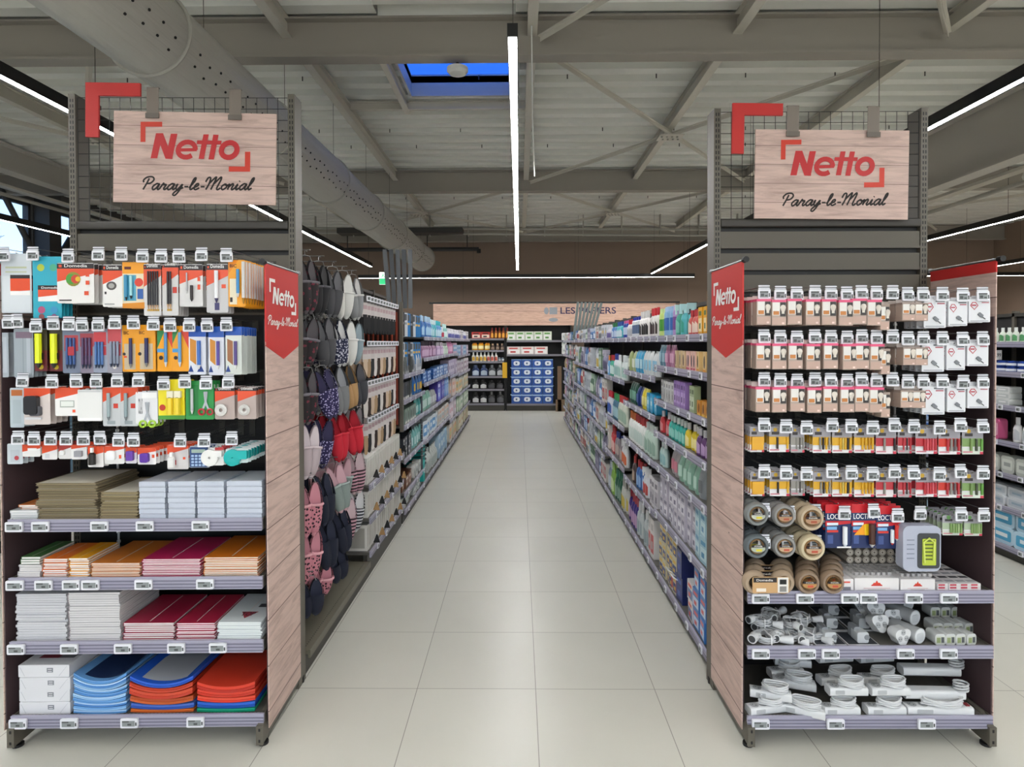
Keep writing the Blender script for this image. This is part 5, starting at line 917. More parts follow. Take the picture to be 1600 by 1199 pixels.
# ================================================================== AISLE RACKS
RNG = random.Random(11)
def goods(kind, w, d, h, c1, c2, c3, near):
    """one article standing on its base, front towards -y; near ones get separate cap and label"""
    a = MB(); b = MB(); c = MB(); m1, m2, m3 = C(c1, .3), C(c2, .35), C(c3, .35); cy = d/2
    if kind in ('bottle', 'spray', 'jug'):
        hb = h*(.74 if kind != 'spray' else .66); a.lathe([(w*.44, 0), (w*.49, h*.02), (w*.49, hb*.72), (w*.38, hb*.9), (w*.2, hb)], m1, 12, 1, d/w, 0, cy)
        if kind == 'spray': c.lathe([(w*.16, hb), (w*.16, hb+h*.1)], m2, 8, 1, 1, 0, cy); c.box(-w*.13, w*.13, cy-w*.42, cy+w*.22, hb+h*.1, h*.93, m2); c.box(-w*.05, w*.05, cy-w*.40, cy-w*.28, hb-h*.02, hb+h*.1, m2)
        else: c.lathe([(w*.24, hb), (w*.24, h)] if kind == 'bottle' else [(w*.15, hb), (w*.15, h)], m2, 10, 1, min(1.3, d/w), 0, cy)
        if kind == 'jug': a.tube([(-w*.3, cy, hb*.8), (-w*.2, cy, h*.97), (w*.1, cy, h*.98), (w*.3, cy, hb*.8)], w*.07, m1, 6)
        pts = [(-w*.38, hb*.14), (w*.38, hb*.14), (w*.38, hb*.62), (w*.2, hb*.72), (-w*.2, hb*.72), (-w*.38, hb*.62)]
        n = 6; vs = []
        for i in range(n+1):
            x = -w*.40+w*.80*i/n; y = cy-d*.5*math.sqrt(max(0, 1-(x/(w*.5))**2))-.0005; zt = hb*(.72-.16*abs(x/(w*.4))**2); vs += [(x, y, hb*.14), (x, y, zt)]
        b.add(vs, [(2*i, 2*i+2, 2*i+3, 2*i+1) for i in range(n)], m3)
    elif kind == 'can':
        a.lathe([(w*.46, 0), (w*.49, h*.02), (w*.49, h*.78), (w*.40, h*.84)], m1, 12, 1, 1, 0, w*.5); c.lathe([(w*.38, h*.84), (w*.38, h*.98), (w*.3, h)], m2, 10, 1, 1, 0, w*.5)
        b.add([(w*.494*math.cos(t), w*.5+w*.494*math.sin(t), z) for t in [math.radians(200+14*i) for i in range(11)] for z in (h*.2, h*.62)], [(2*i, 2*i+2, 2*i+3, 2*i+1) for i in range(10)], m3)
    elif kind == 'box':
        a.box(-w/2, w/2, 0, d, 0, h, m1); b.box(-w*.42, w*.42, -.0006, 0, h*.12, h*.6, m2); b.box(-w*.34, w*.3, -.0006, 0, h*.70, h*.86, m3); b.box(-w*.25, w*.15, -.0009, -.0006, h*.22, h*.42, m3)
    elif kind == 'window':
        a.box(-w/2, w/2, 0, d, 0, h, m1); b.prism([(w*.22*math.cos(t*math.pi/6), h*.5+h*.3*math.sin(t*math.pi/6)) for t in range(12)], -.0008, 0, m2); b.box(-w*.45, w*.45, -.0006, 0, 0, h*.14, m3)
    elif kind == 'pouch':
        n = 8; vs = []
        for i in range(n+1):
            q = i/n; dd = d*(math.sin(math.pi*min(1, q*.8+.2)))**.6*.5 if q < 1 else .002
            for x in (-w/2, -w/4, 0, w/4, w/2): e = dd*(1-abs(x/(w/2))**3*.8); vs.append((x*(.94 if 0 < i < n else 1), cy-e, h*q))
            for x in (w/2, w/4, 0, -w/4, -w/2): e = dd*(1-abs(x/(w/2))**3*.8); vs.append((x*(.94 if 0 < i < n else 1), cy+e, h*q))
        a.add(vs, [(i*10+j, i*10+(j+1) % 10, i*10+10+(j+1) % 10, i*10+10+j) for i in range(n) for j in range(10)]+[tuple(range(9, -1, -1)), tuple(range(n*10, n*10+10))], m1)
        b.add([(x, cy-d*.49*(1-abs(x/(w/2))**3*.8)-.004, h*z) for x in (-w*.36, 0, w*.36) for z in (.2, .42, .62)], [(0, 3, 4, 1), (1, 4, 5, 2), (3, 6, 7, 4), (4, 7, 8, 5)], m2); c.box(-w*.46, w*.46, cy-.002, cy+.002, h*.93, h*1.0, m3)
    elif kind == 'pack':                          # soft film wrapped multipack
        a.rbox(-w/2, w/2, 0, d, 0, h, m1, min(h, w)*.22, 4); b.rbox(-w*.4, w*.4, -.001, 0, h*.2, h*.8, m2, min(h, w)*.1); b.box(-w*.25, w*.25, -.0016, -.001, h*.4, h*.62, m3)
    if near and (b.v or c.v): return [x for x in (('body', a), ('cap', c) if c.v else None, ('printed_label', b)) if x]
    for s_ in (b, c):
        if s_.v:
            k0 = len(a.v); a.v += s_.v; mp = [a.mi(m) for m in s_.mats]
            for f_, mm in zip(s_.f, s_.m): a.f.append([k0+i for i in f_]); a.m.append(mp[mm])
    return a
NAMES = {'bottle': 'bottle', 'spray': 'spray_bottle', 'jug': 'jerrycan', 'can': 'aerosol_can', 'box': 'carton', 'window': 'carton', 'pouch': 'pouch', 'pack': 'wrapped_pack'}
CATS = {'bottle': 'bottle', 'spray': 'spray bottle', 'jug': 'canister', 'can': 'spray can', 'box': 'box', 'window': 'box', 'pouch': 'pouch', 'pack': 'pack'}
SHN = {7: ['top', 'second', 'third', 'fourth', 'fifth', 'sixth', 'bottom'], 6: ['top', 'second', 'third', 'fourth', 'fifth', 'bottom'], 5: ['top', 'second', 'third', 'fourth', 'bottom']}
count = {}
def shelf_run(face, dirn, y0, y1, z, runs, shn, sidelab, far=False, ztop=None, xj=.006, start='near end'):
    """articles along a shelf from y0; runs: (kind, desc, w, d, h, c1, c2, c3, n[, layers])"""
    rz = -math.pi/2*dirn; y = y0+.03; L = sum((r[2]+.010)*r[8] for r in runs); k = (y1-y0-.06)/L
    for r in runs:
        kind, desc, w, d, h, c1, c2, c3, n = r[:9]; lay = r[9] if len(r) > 9 else 1
        n2 = max(1, round(n*k)) if k < 1.0 or k > 1.12 else n
        near = y < 7
        for i in range(n2):
            if y+w > y1-.01: return
            if RNG.random() < .05: y += w+.01; continue
            xo = RNG.random()*.022 if RNG.random() < .35 else 0
            for q in range(lay):
                key = (desc, shn, sidelab); count[key] = count.get(key, 0)+1
                o = put(('g', kind, w, d, h, c1, c2, c3, near), lambda: goods(kind, w, d, h, c1, c2, c3, near), NAMES[kind], f'{desc}, {nth(count[key])} from {start}, {shn} shelf, {sidelab}', CATS[kind],
                    (face+dirn*(.014+xo+RNG.random()*xj), y+w/2, z+.0005+q*h), (0, 0, rz+RNG.uniform(-.09, .09)), f'{desc}s, {shn} shelf, {sidelab}')
            y += w+.010
tagn = {}; FARTAGS = []
def bay(name, face, dirn, y0, y1, zs, H, lab, depth=.46, tags=3, sidelab='right of aisle', rail=LILAC, back=DARK, toprail=True, base_plain=False):
    t = thing('aisle_rack', lab, 'shelf rack', (face, y0, 0)); L = y1-y0; sp = dirn*depth
    X = lambda a: sorted((0, a))
    m = MB(); a, b = sorted((sp, sp+dirn*.03)); m.box(a, b, 0, L, .1, H, back); m.obj('back_panel', t)
    m = MB(); a, b = sorted((sp-dirn*.02, sp+dirn*.03))
    m.box(a, b, -.002, .026, 0, H+.02, RACK); m.obj('upright', t)
    if toprail:
        m = MB(); m.box(a, b, 0, L, H-.03, H, RACKD)
        m.box(a-.01, b+.01, L*.5-.02, L*.5+.02, H-.05, H+.02, RACKD); m.obj('top_rail', t)
    for i, z in enumerate(zs):
        base = i == len(zs)-1
        m = MB(); a, b = sorted((dirn*.004, sp)); m.box(a, b, .003, L-.003, z-.026, z-.006, SHELF if not base_plain else C('#6a6658', .45)); o = m.obj('shelf', t)
        m = MB(); a, b = sorted((-dirn*.008, dirn*.004))
        if base and base_plain:
            m.box(a, b, .003, L-.003, z-.045, z-.002, C('#6a6658', .45)); yy = .05
            while yy < L-.05: m.box(min(dirn*.03, dirn*.036), max(dirn*.03, dirn*.036), yy, yy+.006, z-.006, z-.0055, BLACK); yy += .022
            m.obj('front_edge', o)
        else:
            m.box(a, b, .003, L-.003, z-.045, z, rail); a, b = sorted((-dirn*.010, -dirn*.008)); m.box(a, b, .003, L-.003, z-.045, z-.038, LILACD); m.box(a, b, .003, L-.003, z-.008, z, rail); m.box(a, b, .003, L-.003, z-.028, z-.022, LILACD); m.obj('price_rail', o)
        if base: m = MB(); a, b = sorted((dirn*.02, dirn*.05)); m.box(a, b, 0, L, 0, z-.026, RACKD); m.obj('plinth', t)
        if not (base and base_plain) and tags:
            nt = tags+(1 if y0 < 5 else 0)
            for j in range(nt):
                yy = y0+L*(j+.5+RNG.uniform(-.2, .2))/nt; kk = (sidelab, i, len(zs)); shn = SHN[len(zs)][i] if len(zs) in SHN else nth(i+1); tagn[(sidelab, shn)] = tagn.get((sidelab, shn), 0)+1
                if y0 > 7.2 or (y0 > 5.7 and dirn < 0):
                    FARTAGS.append((face-dirn*.0105, yy, z-.022, dirn)); continue
                put('aisle_tag', _tagmesh, 'price_tag', f'small electronic price tag, {nth(tagn[(sidelab, shn)])} from near end, {shn} shelf, {sidelab}', 'price tag', (face-dirn*.0105, yy, z-.022), (0, 0, -math.pi/2*dirn), f'price tags on the shelves, {sidelab}')
    return t
def _tagmesh():
    a = MB(); a.rbox(-.024, .024, -.007, 0, -.02, .02, TAGW, .004); a.box(-.017, .015, -.0076, -.007, -.012, .012, TAGS); a.box(-.013, .0, -.008, -.0076, -.008, .006, TAGI); return a

RS = 'right of aisle'
def rs(zs, mod, face=1.0): return 
YB = [3.17+1.315*i for i in range(9)]
RF = 1.0
b1 = [ # (lip z, runs) per bay, near to far
 [(1.80, [('box', 'tall orange stain remover carton', .10, .05, .235, '#e9a526', '#f2d9a8', '#3a3030', 1), ('box', 'short orange sachet carton', .075, .05, .155, '#f0b02a', '#f4e2b0', '#4a6a30', 2), ('bottle', 'red freshener bottle', .066, .05, .15, '#d8605a', '#c02a35', '#f2d8c8', 4), ('spray', 'turquoise freshener spray bottle', .085, .06, .215, '#5fb8c0', '#bfe8ec', '#3f9f8c', 2), ('spray', 'teal-green freshener spray bottle', .085, .06, .215, '#4aa08c', '#c8ece8', '#7ac0b0', 1), ('can', 'lilac aerosol can', .056, .056, .205, '#b89ad0', '#cdb0dc', '#7c4f94', 3), ('can', 'light blue aerosol can', .056, .056, .205, '#8fbbe0', '#a9c9ec', '#3f6fb8', 4), ('can', 'lime green aerosol can', .056, .056, .2, '#cfe08a', '#c8de9a', '#4f9a3c', 3), ('can', 'orange aerosol can', .056, .056, .2, '#f0a84a', '#f4c030', '#e0842a', 2)]),
  (1.59, [('window', 'cream soap carton with orange foot', .052, .04, .115, '#e9c98c', '#3a2a1c', '#e59a2c', 6), ('window', 'pink soap carton', .052, .04, .115, '#ecc0b4', '#3a2a2c', '#d8607c', 5), ('window', 'beige soap carton', .052, .04, .115, '#ddc49c', '#55452c', '#caa870', 5), ('pouch', 'pink hanging refill', .08, .04, .15, '#b87a9c', '#d8a8c0', '#e8d0dc', 4), ('pouch', 'blue-green hanging refill', .08, .04, .15, '#6f98ac', '#9cc0cc', '#d0e0e4', 3)]),
  (1.345, [('window', 'orange scented tin carton', .06, .05, .085, '#c98a34', '#7c4c1c', '#e8c060', 4, 1), ('box', 'slim green diffuser carton', .05, .04, .155, '#a9b890', '#d2dcc0', '#5a6a48', 4), ('box', 'slim purple diffuser carton', .05, .04, .165, '#9a78b8', '#c4a8d8', '#5c3f7c', 6), ('box', 'slim white diffuser carton', .06, .05, .145, '#c9c9c6', '#a8a8a4', '#7c7c7c', 7)]),
  (1.11, [('bottle', 'dark purple scented oil bottle', .072, .05, .155, '#5a3568', '#c8c4c8', '#b89ac4', 4), ('bottle', 'yellow scented oil bottle', .072, .05, .155, '#dcc22c', '#d0ccc8', '#f0e49c', 3), ('bottle', 'teal scented oil bottle', .072, .05, .155, '#2a9c90', '#c4ccc8', '#90d0c4', 5), ('bottle', 'red scented oil bottle', .072, .05, .155, '#b8323a', '#c8c4c8', '#d8888c', 5)]),
  (.873, [('pouch', 'clear pouch of grey hooks', .09, .06, .17, '#8d9296', '#6a6e72', '#b9bdc0', 3), ('pouch', 'pale green bag of pegs', .10, .07, .17, '#8fb8a4', '#b4d4c4', '#c8dcd4', 4), ('pouch', 'grey and pink bag of pegs', .10, .07, .17, '#a8a0a0', '#c87c8c', '#cfcfcf', 3), ('bottle', 'pale aqua bottle', .08, .05, .18, '#b4ccc8', '#d8e0e0', '#8cb4b8', 3)]),
  (.526, [('box', 'pale blue tissue carton', .105, .1, .145, '#9cc0cc', '#c4dce0', '#4f8fb4', 3, 2), ('box', 'grey-white wipes carton', .085, .1, .14, '#b9b4c0', '#dddae2', '#6c6880', 9, 2)]),
  (.10, [('box', 'blue and white tablet carton', .11, .12, .115, '#3f78b8', '#c4d4e4', '#d85a5a', 3, 3), ('box', 'white and red tablet carton', .11, .12, .115, '#d8d4d4', '#4c6aa0', '#d8503c', 1, 2), ('box', 'navy tablet carton', .12, .12, .17, '#20295c', '#2c3a7c', '#4a5ca8', 2, 2), ('box', 'yellow and navy tablet carton', .085, .12, .12, '#c9c0a0', '#38407c', '#e0b83c', 5, 3)])],
 [(1.80, [('bottle', 'white drain bottle with red cap', .075, .05, .22, '#e4e0de', '#cc2a34', '#4a3c3c', 5), ('bottle', 'white bottle with black label', .075, .05, .215, '#e9e6e4', '#e0dedc', '#2c2828', 5), ('can', 'white slim can with blue cap', .07, .07, .18, '#d8dce0', '#2c3ca8', '#5c7090', 4), ('bottle', 'white bottle with red cap, pale', .07, .05, .17, '#e0dedd', '#d02c3c', '#b8b8bc', 3)]),
  (1.50, [('pouch', 'white refill pouch', .10, .07, .19, '#dde0e0', '#8fc8e0', '#e8eaea', 5), ('pouch', 'sky blue refill pouch', .10, .07, .19, '#3fa0cc', '#bfe0ec', '#6cc0e0', 3), ('pouch', 'olive and white refill pouch', .10, .07, .18, '#a8b47c', '#e0e4cc', '#d8683a', 4)]),
  (1.21, [('pack', 'cyan sponge bag', .11, .08, .15, '#2f9cc8', '#7cc4e0', '#d0ecf4', 3), ('pouch', 'yellow sponge bag', .10, .07, .17, '#e0cc30', '#f0e890', '#e8e4c0', 2), ('pouch', 'navy sponge bag', .10, .07, .17, '#243a78', '#40589c', '#7c8cc0', 2), ('pouch', 'dark green scourer bag', .10, .07, .19, '#2c5a48', '#7cb098', '#b4d0c4', 3)]),
  (.865, [('bottle', 'white bleach bottle with green tint', .082, .06, .25, '#bcd0c4', '#c8d0cc', '#90ac9c', 6), ('bottle', 'white bleach bottle with red cap', .082, .06, .26, '#dfe2dd', '#b02c2c', '#c0d0c8', 5), ('bottle', 'white bleach bottle with orange cap', .082, .06, .26, '#e2e4e0', '#cc6c2c', '#c8d4cc', 4)]),
  (.50, [('box', 'white and grey film carton', .08, .07, .22, '#cfccd0', '#a8a4ac', '#6c6874', 4), ('spray', 'white and red spray bottle', .082, .06, .25, '#d8dce0', '#e4e4e4', '#c04a44', 4), ('bottle', 'deep blue bottle with red cap', .08, .06, .24, '#3c68a8', '#a82c30', '#90b4dc', 4), ('bottle', 'brown-black bottle with red cap', .08, .06, .24, '#4c3c3c', '#a82c30', '#b8a08c', 4)]),
  (.10, [('box', 'white and red powder carton', .09, .1, .30, '#dcd8d4', '#c43c3c', '#b8b4b0', 4), ('bottle', 'clear white bottle with silver cap', .085, .06, .29, '#c0c8c8', '#e0e0e0', '#98a8ac', 6), ('bottle', 'purple bottle with red cap', .082, .06, .29, '#3f2c78', '#a8283c', '#b890b8', 6)])],
 [(1.80, [('can', 'navy and pink slim can', .07, .07, .17, '#2c48a8', '#d860a0', '#c8d4e8', 3), ('bottle', 'turquoise bottle with blue cap', .075, .05, .17, '#48b8c0', '#2850a8', '#d8e8ec', 5), ('bottle', 'blue bottle with green cap', .075, .05, .17, '#3c7cc0', '#2c7c4c', '#c8d8e8', 5), ('bottle', 'white bottle with purple label', .075, .05, .14, '#d8d4dc', '#e4e0e4', '#6c5c9c', 4)]),
  (1.39, [('bottle', 'white cream bottle', .075, .05, .24, '#dce4e0', '#d8dedc', '#a8ccc0', 6), ('bottle', 'white bottle with blue cap', .075, .05, .25, '#dfe4e4', '#2c3c8c', '#a0c8c0', 3), ('bottle', 'green and white bottle with red cap', .075, .05, .23, '#3ca88c', '#b8383c', '#d8ece4', 3), ('bottle', 'sky blue bottle with orange cap', .075, .05, .22, '#6ca4d0', '#e08838', '#c8dcec', 4)]),
  (.94, [('bottle', 'pale cream bottle with red cap', .085, .06, .28, '#cfd4c4', '#c03434', '#a0b8a4', 5), ('bottle', 'teal bottle with green cap', .08, .06, .27, '#3c6c88', '#2c8c4c', '#a0c4cc', 4), ('bottle', 'white and blue bottle with red cap', .085, .06, .27, '#d4d8e0', '#b82c38', '#3c5ca8', 5)]),
  (.55, [('spray', 'white spray bottle with orange label', .08, .06, .27, '#d4d4d4', '#d8d8d8', '#d86838', 3), ('bottle', 'grey bottle with navy cap', .08, .06, .26, '#8c8488', '#20307c', '#b8a8a0', 5), ('bottle', 'red bottle with red cap', .08, .06, .28, '#b83438', '#a82428', '#e0b8b0', 4), ('box', 'white slim carton', .07, .06, .26, '#d8d4cc', '#b8b4ac', '#888480', 2)]),
  (.10, [('bottle', 'white bottle with yellow label', .085, .06, .30, '#c8c8c0', '#a8a8a0', '#d0b840', 5), ('bottle', 'dark green bottle', .085, .06, .32, '#2c5c48', '#38785c', '#90b09c', 4), ('bottle', 'lime green bottle', .085, .06, .34, '#8cb850', '#a0c868', '#d0e0a8', 4), ('bottle', 'grey-blue bottle', .085, .06, .32, '#8c98a8', '#b8c0c8', '#c8d0d8', 3)])]]
PAL = [('#c8ccd0', '#a0a4a8', '#6c7074', 'grey and white'), ('#4c7cb4', '#c8d4e4', '#d8e4f0', 'blue and white'), ('#d8d4cc', '#b04848', '#a8a49c', 'white and red'), ('#b4849c', '#e0c8d0', '#c05078', 'pink and grey'), ('#c8b48c', '#a89068', '#e8e0c8', 'beige'), ('#5c7c64', '#a8c0a8', '#d8e4d0', 'green'), ('#8c88a0', '#c8c4d4', '#585470', 'lilac grey'), ('#7c8084', '#b4b8bc', '#3c4044', 'dark grey'), ('#d4d8dc', '#98a0a8', '#d0b450', 'white and yellow')]
def farbay(zs, idx, pal, hmul=1):
    out = []
    for i, z in enumerate(zs):
        gap = (zs[i-1]-z if i else .24); runs = []
        for q in range(4):
            p = pal[(idx*3+i*2+q*5) % len(pal)]; kd = ('box', 'bottle', 'pouch', 'pack', 'spray')[(idx+i+q) % 5]; w = (.10, .085, .11, .13, .085)[(idx+i+q) % 5]
            runs.append((kd, p[3]+' household '+{'box': 'carton', 'bottle': 'bottle', 'pouch': 'bag', 'pack': 'pack', 'spray': 'spray bottle'}[kd], w, .07, round(min(.3, gap*.72), 2), p[0], p[1], p[2], 3))
        out.append((z, runs))
    return out
for i in range(3, 8): b1.append(farbay((1.80, 1.42, 1.05, .72, .42, .10) if i < 6 else (1.80, 1.50, 1.2, .9, .6, .35, .10), i, PAL if i > 5 else [PAL[1], PAL[2], PAL[0], PAL[8], PAL[5], PAL[6]]))
near_name = ['nearest', 'second', 'third', 'fourth', 'fifth', 'sixth', 'seventh', 'farthest']
for i, shelves in enumerate(b1):
    zs = [s[0] for s in shelves]; bay('r', RF, 1, YB[i], YB[i+1], zs, 2.07, f'{near_name[i]} bay of cleaning product shelves right of the aisle', tags=(4, 4, 3, 3, 3, 2, 2, 2)[i])
    for z, runs in shelves: shelf_run(RF, 1, YB[i], YB[i+1], z-.006, runs, SHN[len(zs)][zs.index(z)], RS)
for j, (y, z, lab) in enumerate(((4.05, .215, 'left'), (3.93, .215, 'right'))):
    m = MB(); m.box(-.035, .035, 0, .05, 0, .13, C('#d8d8d8', .4)); m.box(-.03, .03, -.001, 0, .02, .10, C('#cc4a38', .4)); m.T = Matrix.Translation((0, -.012, .13)) @ Matrix.Rotation(-.5, 4, 'X'); m.box(-.04, .04, -.03, .03, 0, .004, C('#e4e4e4', .4)); m.box(-.02, .02, -.01, .01, .004, .0046, C('#606468', .4)); m.T = Matrix.Identity(4)
    solo('shelf_card_holder', m, f'small upright card holder with tilted label, {lab} of two, low right shelf', 'holder', (1.02, y, .095), -math.pi/2)
# grey ironing board slats fanned at the far end
for i in range(7):
    m = MB(); m.rbox(-.022, .022, -.008, .008, 0, .66, C('#7f8a88', .4), .006, axis='y'); 
    o = solo('mop_sleeve', m, f'long grey-green slat standing above the far right shelves, {nth(i+1)} from left', 'slat', (.98+.054*i, 10.9, 1.83), .1, 'grey slats above the far right shelves'); o.rotation_euler = (0, .12+.025*i, .1)

# left side of the aisle --------------------------------------------------------
LSD = 'left of aisle'; LF = -1.115
SHN[4] = ['upper', 'second', 'third', 'base']; SHN[3] = ['top', 'middle', 'bottom']; SHN[1] = ['base']
bay('l', LF, -1, YB[0], YB[1], [.135], 2.28, 'slipper bay of the left aisle rack, bare grey base shelf', tags=0, base_plain=True, back=C('#24221f', .6), sidelab=LSD)
bay('l', LF, -1, YB[1], YB[2], [.70, .45, .20], 2.22, 'insole and carton bay of the left aisle rack', tags=3, back=C('#24221f', .6), sidelab=LSD)
def slipper(L, sole, upper, lining, cuff=None, open_=False):
    """heel up at z=0, toe down, sole at the back (+y)"""
    a = MB(); b = MB(); n = 18; pts = []
    for i in range(n):
        t = 2*math.pi*i/n; s = math.sin(t); x = .040*math.cos(t)*(1+.16*(-s))*(1.0 if abs(s) > .3 else .93); pts.append((x, -L/2+L/2*s))
    a.prism(pts, -.002, .010, sole, 'y'); a.prism([(x*.9, -L/2+(z+L/2)*.95) for x, z in pts], -.004, -.002, lining, 'y')
    vs = []; rows = 7; cols = 9                   # vamp dome over the toe part
    for i in range(rows+1):
        z = -L*.42-(L*.575)*i/rows; q = (z+L/2)/(L/2); half = .041*math.sqrt(max(.02, 1-q*q))*(1.08); hgt = .042*math.sqrt(max(0, 1-(i/rows)**2.5))
        for j in range(cols+1): t = math.pi*j/cols; vs.append((half*math.cos(t), -hgt*math.sin(t), z))
    b.add(vs, [(i*(cols+1)+j, i*(cols+1)+j+1, (i+1)*(cols+1)+j+1, (i+1)*(cols+1)+j) for i in range(rows) for j in range(cols)], upper)
    b.add([(p[0]*.92, p[1]*.9-.001, p[2]-.001) for p in vs], [(i*(cols+1)+j, (i+1)*(cols+1)+j, (i+1)*(cols+1)+j+1, i*(cols+1)+j+1) for i in range(rows) for j in range(cols)], lining)
    if cuff: b.tube([vs[j] for j in range(cols+1)], .008, cuff, 6)
    if not open_:
        vs = []
        for i in range(4):
            z = -L*.45+L*.42*i/3; q = (z+L/2)/(L/2)
            half = .041*math.sqrt(max(.05, 1-q*q)); 
            for sgn in (-1, 1): vs += [(sgn*half, 0, z), (sgn*half*.95, -.028+.006*i, z)]
        b.add(vs, [(i*4, i*4+4, i*4+5, i*4+1) for i in range(3)]+[(i*4+2, i*4+3, i*4+7, i*4+6) for i in range(3)]+[(12, 14, 15, 13)], upper)
    return a, b
def pair(L, sole, upper, lining, cuff=None, open_=False):
    out = []
    for s_ in (-1, 1):
        a, b = slipper(L, sole, upper, lining, cuff, open_); T = Matrix.Translation((s_*.040, s_*.008, -.03)) @ Matrix.Rotation(s_*.07, 4, 'Y') @ Matrix.Rotation(s_*.15, 4, 'Z'); m = MB()
        for q in (a, b):
            k0 = len(m.v); m.v += [tuple(T @ Vector(v)) for v in q.v]; mp = [m.mi(x) for x in q.mats]
            for f_, mm in zip(q.f, q.m): m.f.append([k0+i for i in f_]); m.m.append(mp[mm])
        out.append(('slipper', m))
    h_ = MB(); h_.tube([(-.04, 0, -.04), (-.03, 0, -.012), (0, 0, -.006), (.03, 0, -.012), (.04, 0, -.04)], .0022, C('#8c8c8c', .3), 6); h_.tube([(0, 0, -.006), (0, 0, .014), (.008, 0, .022), (.014, 0, .012)], .0018, CHROME, 5); out.append(('hanger', h_))
    return out
CL = lambda h_: C(h_, .9)
K = {'plaid': ('dark red and black plaid', CL('#3a3638'), pattern('dots', '#7a3040', '#2c2729', 38), CL('#5c585c'), CL('#77737a')), 'dk': ('dark grey felt', CL('#2a2a2c'), CL('#4c4c50'), CL('#6c6c70'), None), 'blk': ('black', CL('#1e1e20'), CL('#28282b'), CL('#4a4a4c'), CL('#55555a')), 'wht': ('white fluffy', CL('#b8b8b4'), CL('#dcdcd8'), CL('#e6e6e2'), CL('#e4e4e0')), 'grw': ('white-trimmed grey', CL('#4a4a4c'), CL('#8c8e90'), CL('#c8c8c6'), CL('#cfcfcc')),
 'nvd': ('navy dotted', CL('#20242f'), pattern('dots', '#c8c8d4', '#262a44', 70), CL('#c8c8c8'), None), 'lbl': ('light blue-grey', CL('#5c6468'), CL('#8fa0a8'), CL('#9cacb4'), CL('#b4c0c4')), 'prp': ('purple floral', CL('#20202c'), pattern('dots', '#b8b0d8', '#2c2650', 80), CL('#3c3858'), None), 'gry': ('mid grey felt', CL('#4c4e52'), CL('#7c7e80'), CL('#94969a'), None), 'tan': ('black and tan', CL('#28282a'), CL('#b08c60'), CL('#3a3a3c'), None), 'emb': ('dark grey with red emblem', CL('#333338'), CL('#45464c'), CL('#5a5a60'), None), 'red': ('bright red', CL('#8c1c28'), CL('#c42436'), CL('#a81c2c'), CL('#cc2c3c')), 'lil': ('pale pink-grey', CL('#a8989c'), CL('#b8aaae'), CL('#d4c8cc'), CL('#cfc0c4')),
 'leo': ('pink with black spots', CL('#5c3a40'), pattern('dots', '#33202a', '#c4808c', 55), CL('#cc8c98'), CL('#d8a0a8')), 'nvy': ('navy', CL('#14161e'), CL('#1c2030'), CL('#2a2e40'), None), 'gpk': ('grey-green lined with pink', CL('#b89098'), CL('#84908c'), CL('#cca4ac'), CL('#9ca8a4')), 'pks': ('pink and black striped', CL('#c4a0a8'), pattern('stripes', '#352a30', '#cc9ca8', 40), CL('#d8c0c4'), None), 'wbs': ('white and navy striped', CL('#c8c8c8'), pattern('stripes', '#20222c', '#c9c9cc', 42), CL('#d8d8d8'), None), 'tnl': ('grey with striped cuff', CL('#3c3c40'), CL('#606266'), CL('#8c8488'), CL('#b8707c'))}
GRID = [(2.24, ['plaid', 'blk', 'dk', 'wht', 'grw']), (1.93, ['plaid', 'dk', 'nvd', 'wht', 'lbl']), (1.63, ['plaid', 'prp', 'gry', 'tan', 'emb']), (1.33, ['lil', 'prp', 'red', 'red', 'tnl']), (1.02, ['leo', 'nvy', 'gpk', 'gpk', 'pks']), (.74, ['leo', 'nvy', 'nvy', 'pks', 'wbs']), (.48, ['nvy', 'leo', 'nvy'])]
rws = ['top', 'second', 'third', 'fourth', 'fifth', 'sixth', 'lowest']
for r_, (z, cols) in enumerate(GRID):
    m = MB(); m.box(LF-.44, LF-.42, YB[0]+.03, YB[1]-.03, z+.02, z+.035, RACKD)
    for j, kx in enumerate(cols):
        y = YB[0]+.13+.235*j+(.05 if r_ % 2 else 0); lab, sole, up, ln, cf = K[kx]
        m.cyl((LF-.43, y, z+.022), (LF-.02, y, z+.022), .003, CHROME, 5)
        for q in range(3 if r_ < 6 else 1):
            x = LF-.05-.13*q; put(('slip', kx, r_ == 6), lambda: pair(.30 if r_ < 6 else .2, sole, up, ln, cf, kx in ('wht', 'gpk', 'lil')), 'slipper_pair', f'pair of {lab} slippers, {["outermost", "second", "innermost"][q]} on {nth(j+1)} hook, {rws[r_]} row', 'slippers',
                (x, y+RNG.uniform(-.02, .02), z), (RNG.uniform(-.12, .12), RNG.uniform(-.22, .1), math.radians(38)+RNG.uniform(-.3, .3)), 'slippers hanging left of the aisle')
    solo('slipper_rail', m, f'dark rail with chrome hooks, {rws[r_]} slipper row', 'rail')
def insole(col):
    def f():
        a = MB(); a.rbox(-.030, .030, -.003, 0, -.11, 0, C('#cbc4c2', .4), .004); a.box(-.024, .024, -.0034, -.003, -.05, -.02, C('#b89ca0', .4)); b = MB(); b.prism([(-.022, -.09), (.022, -.09), (.024, -.17), (.015, -.225), (0, -.235), (-.015, -.225), (-.02, -.17)], -.006, -.003, CL(col), 'y'); return [('card', a), ('insole', b)]
    return f
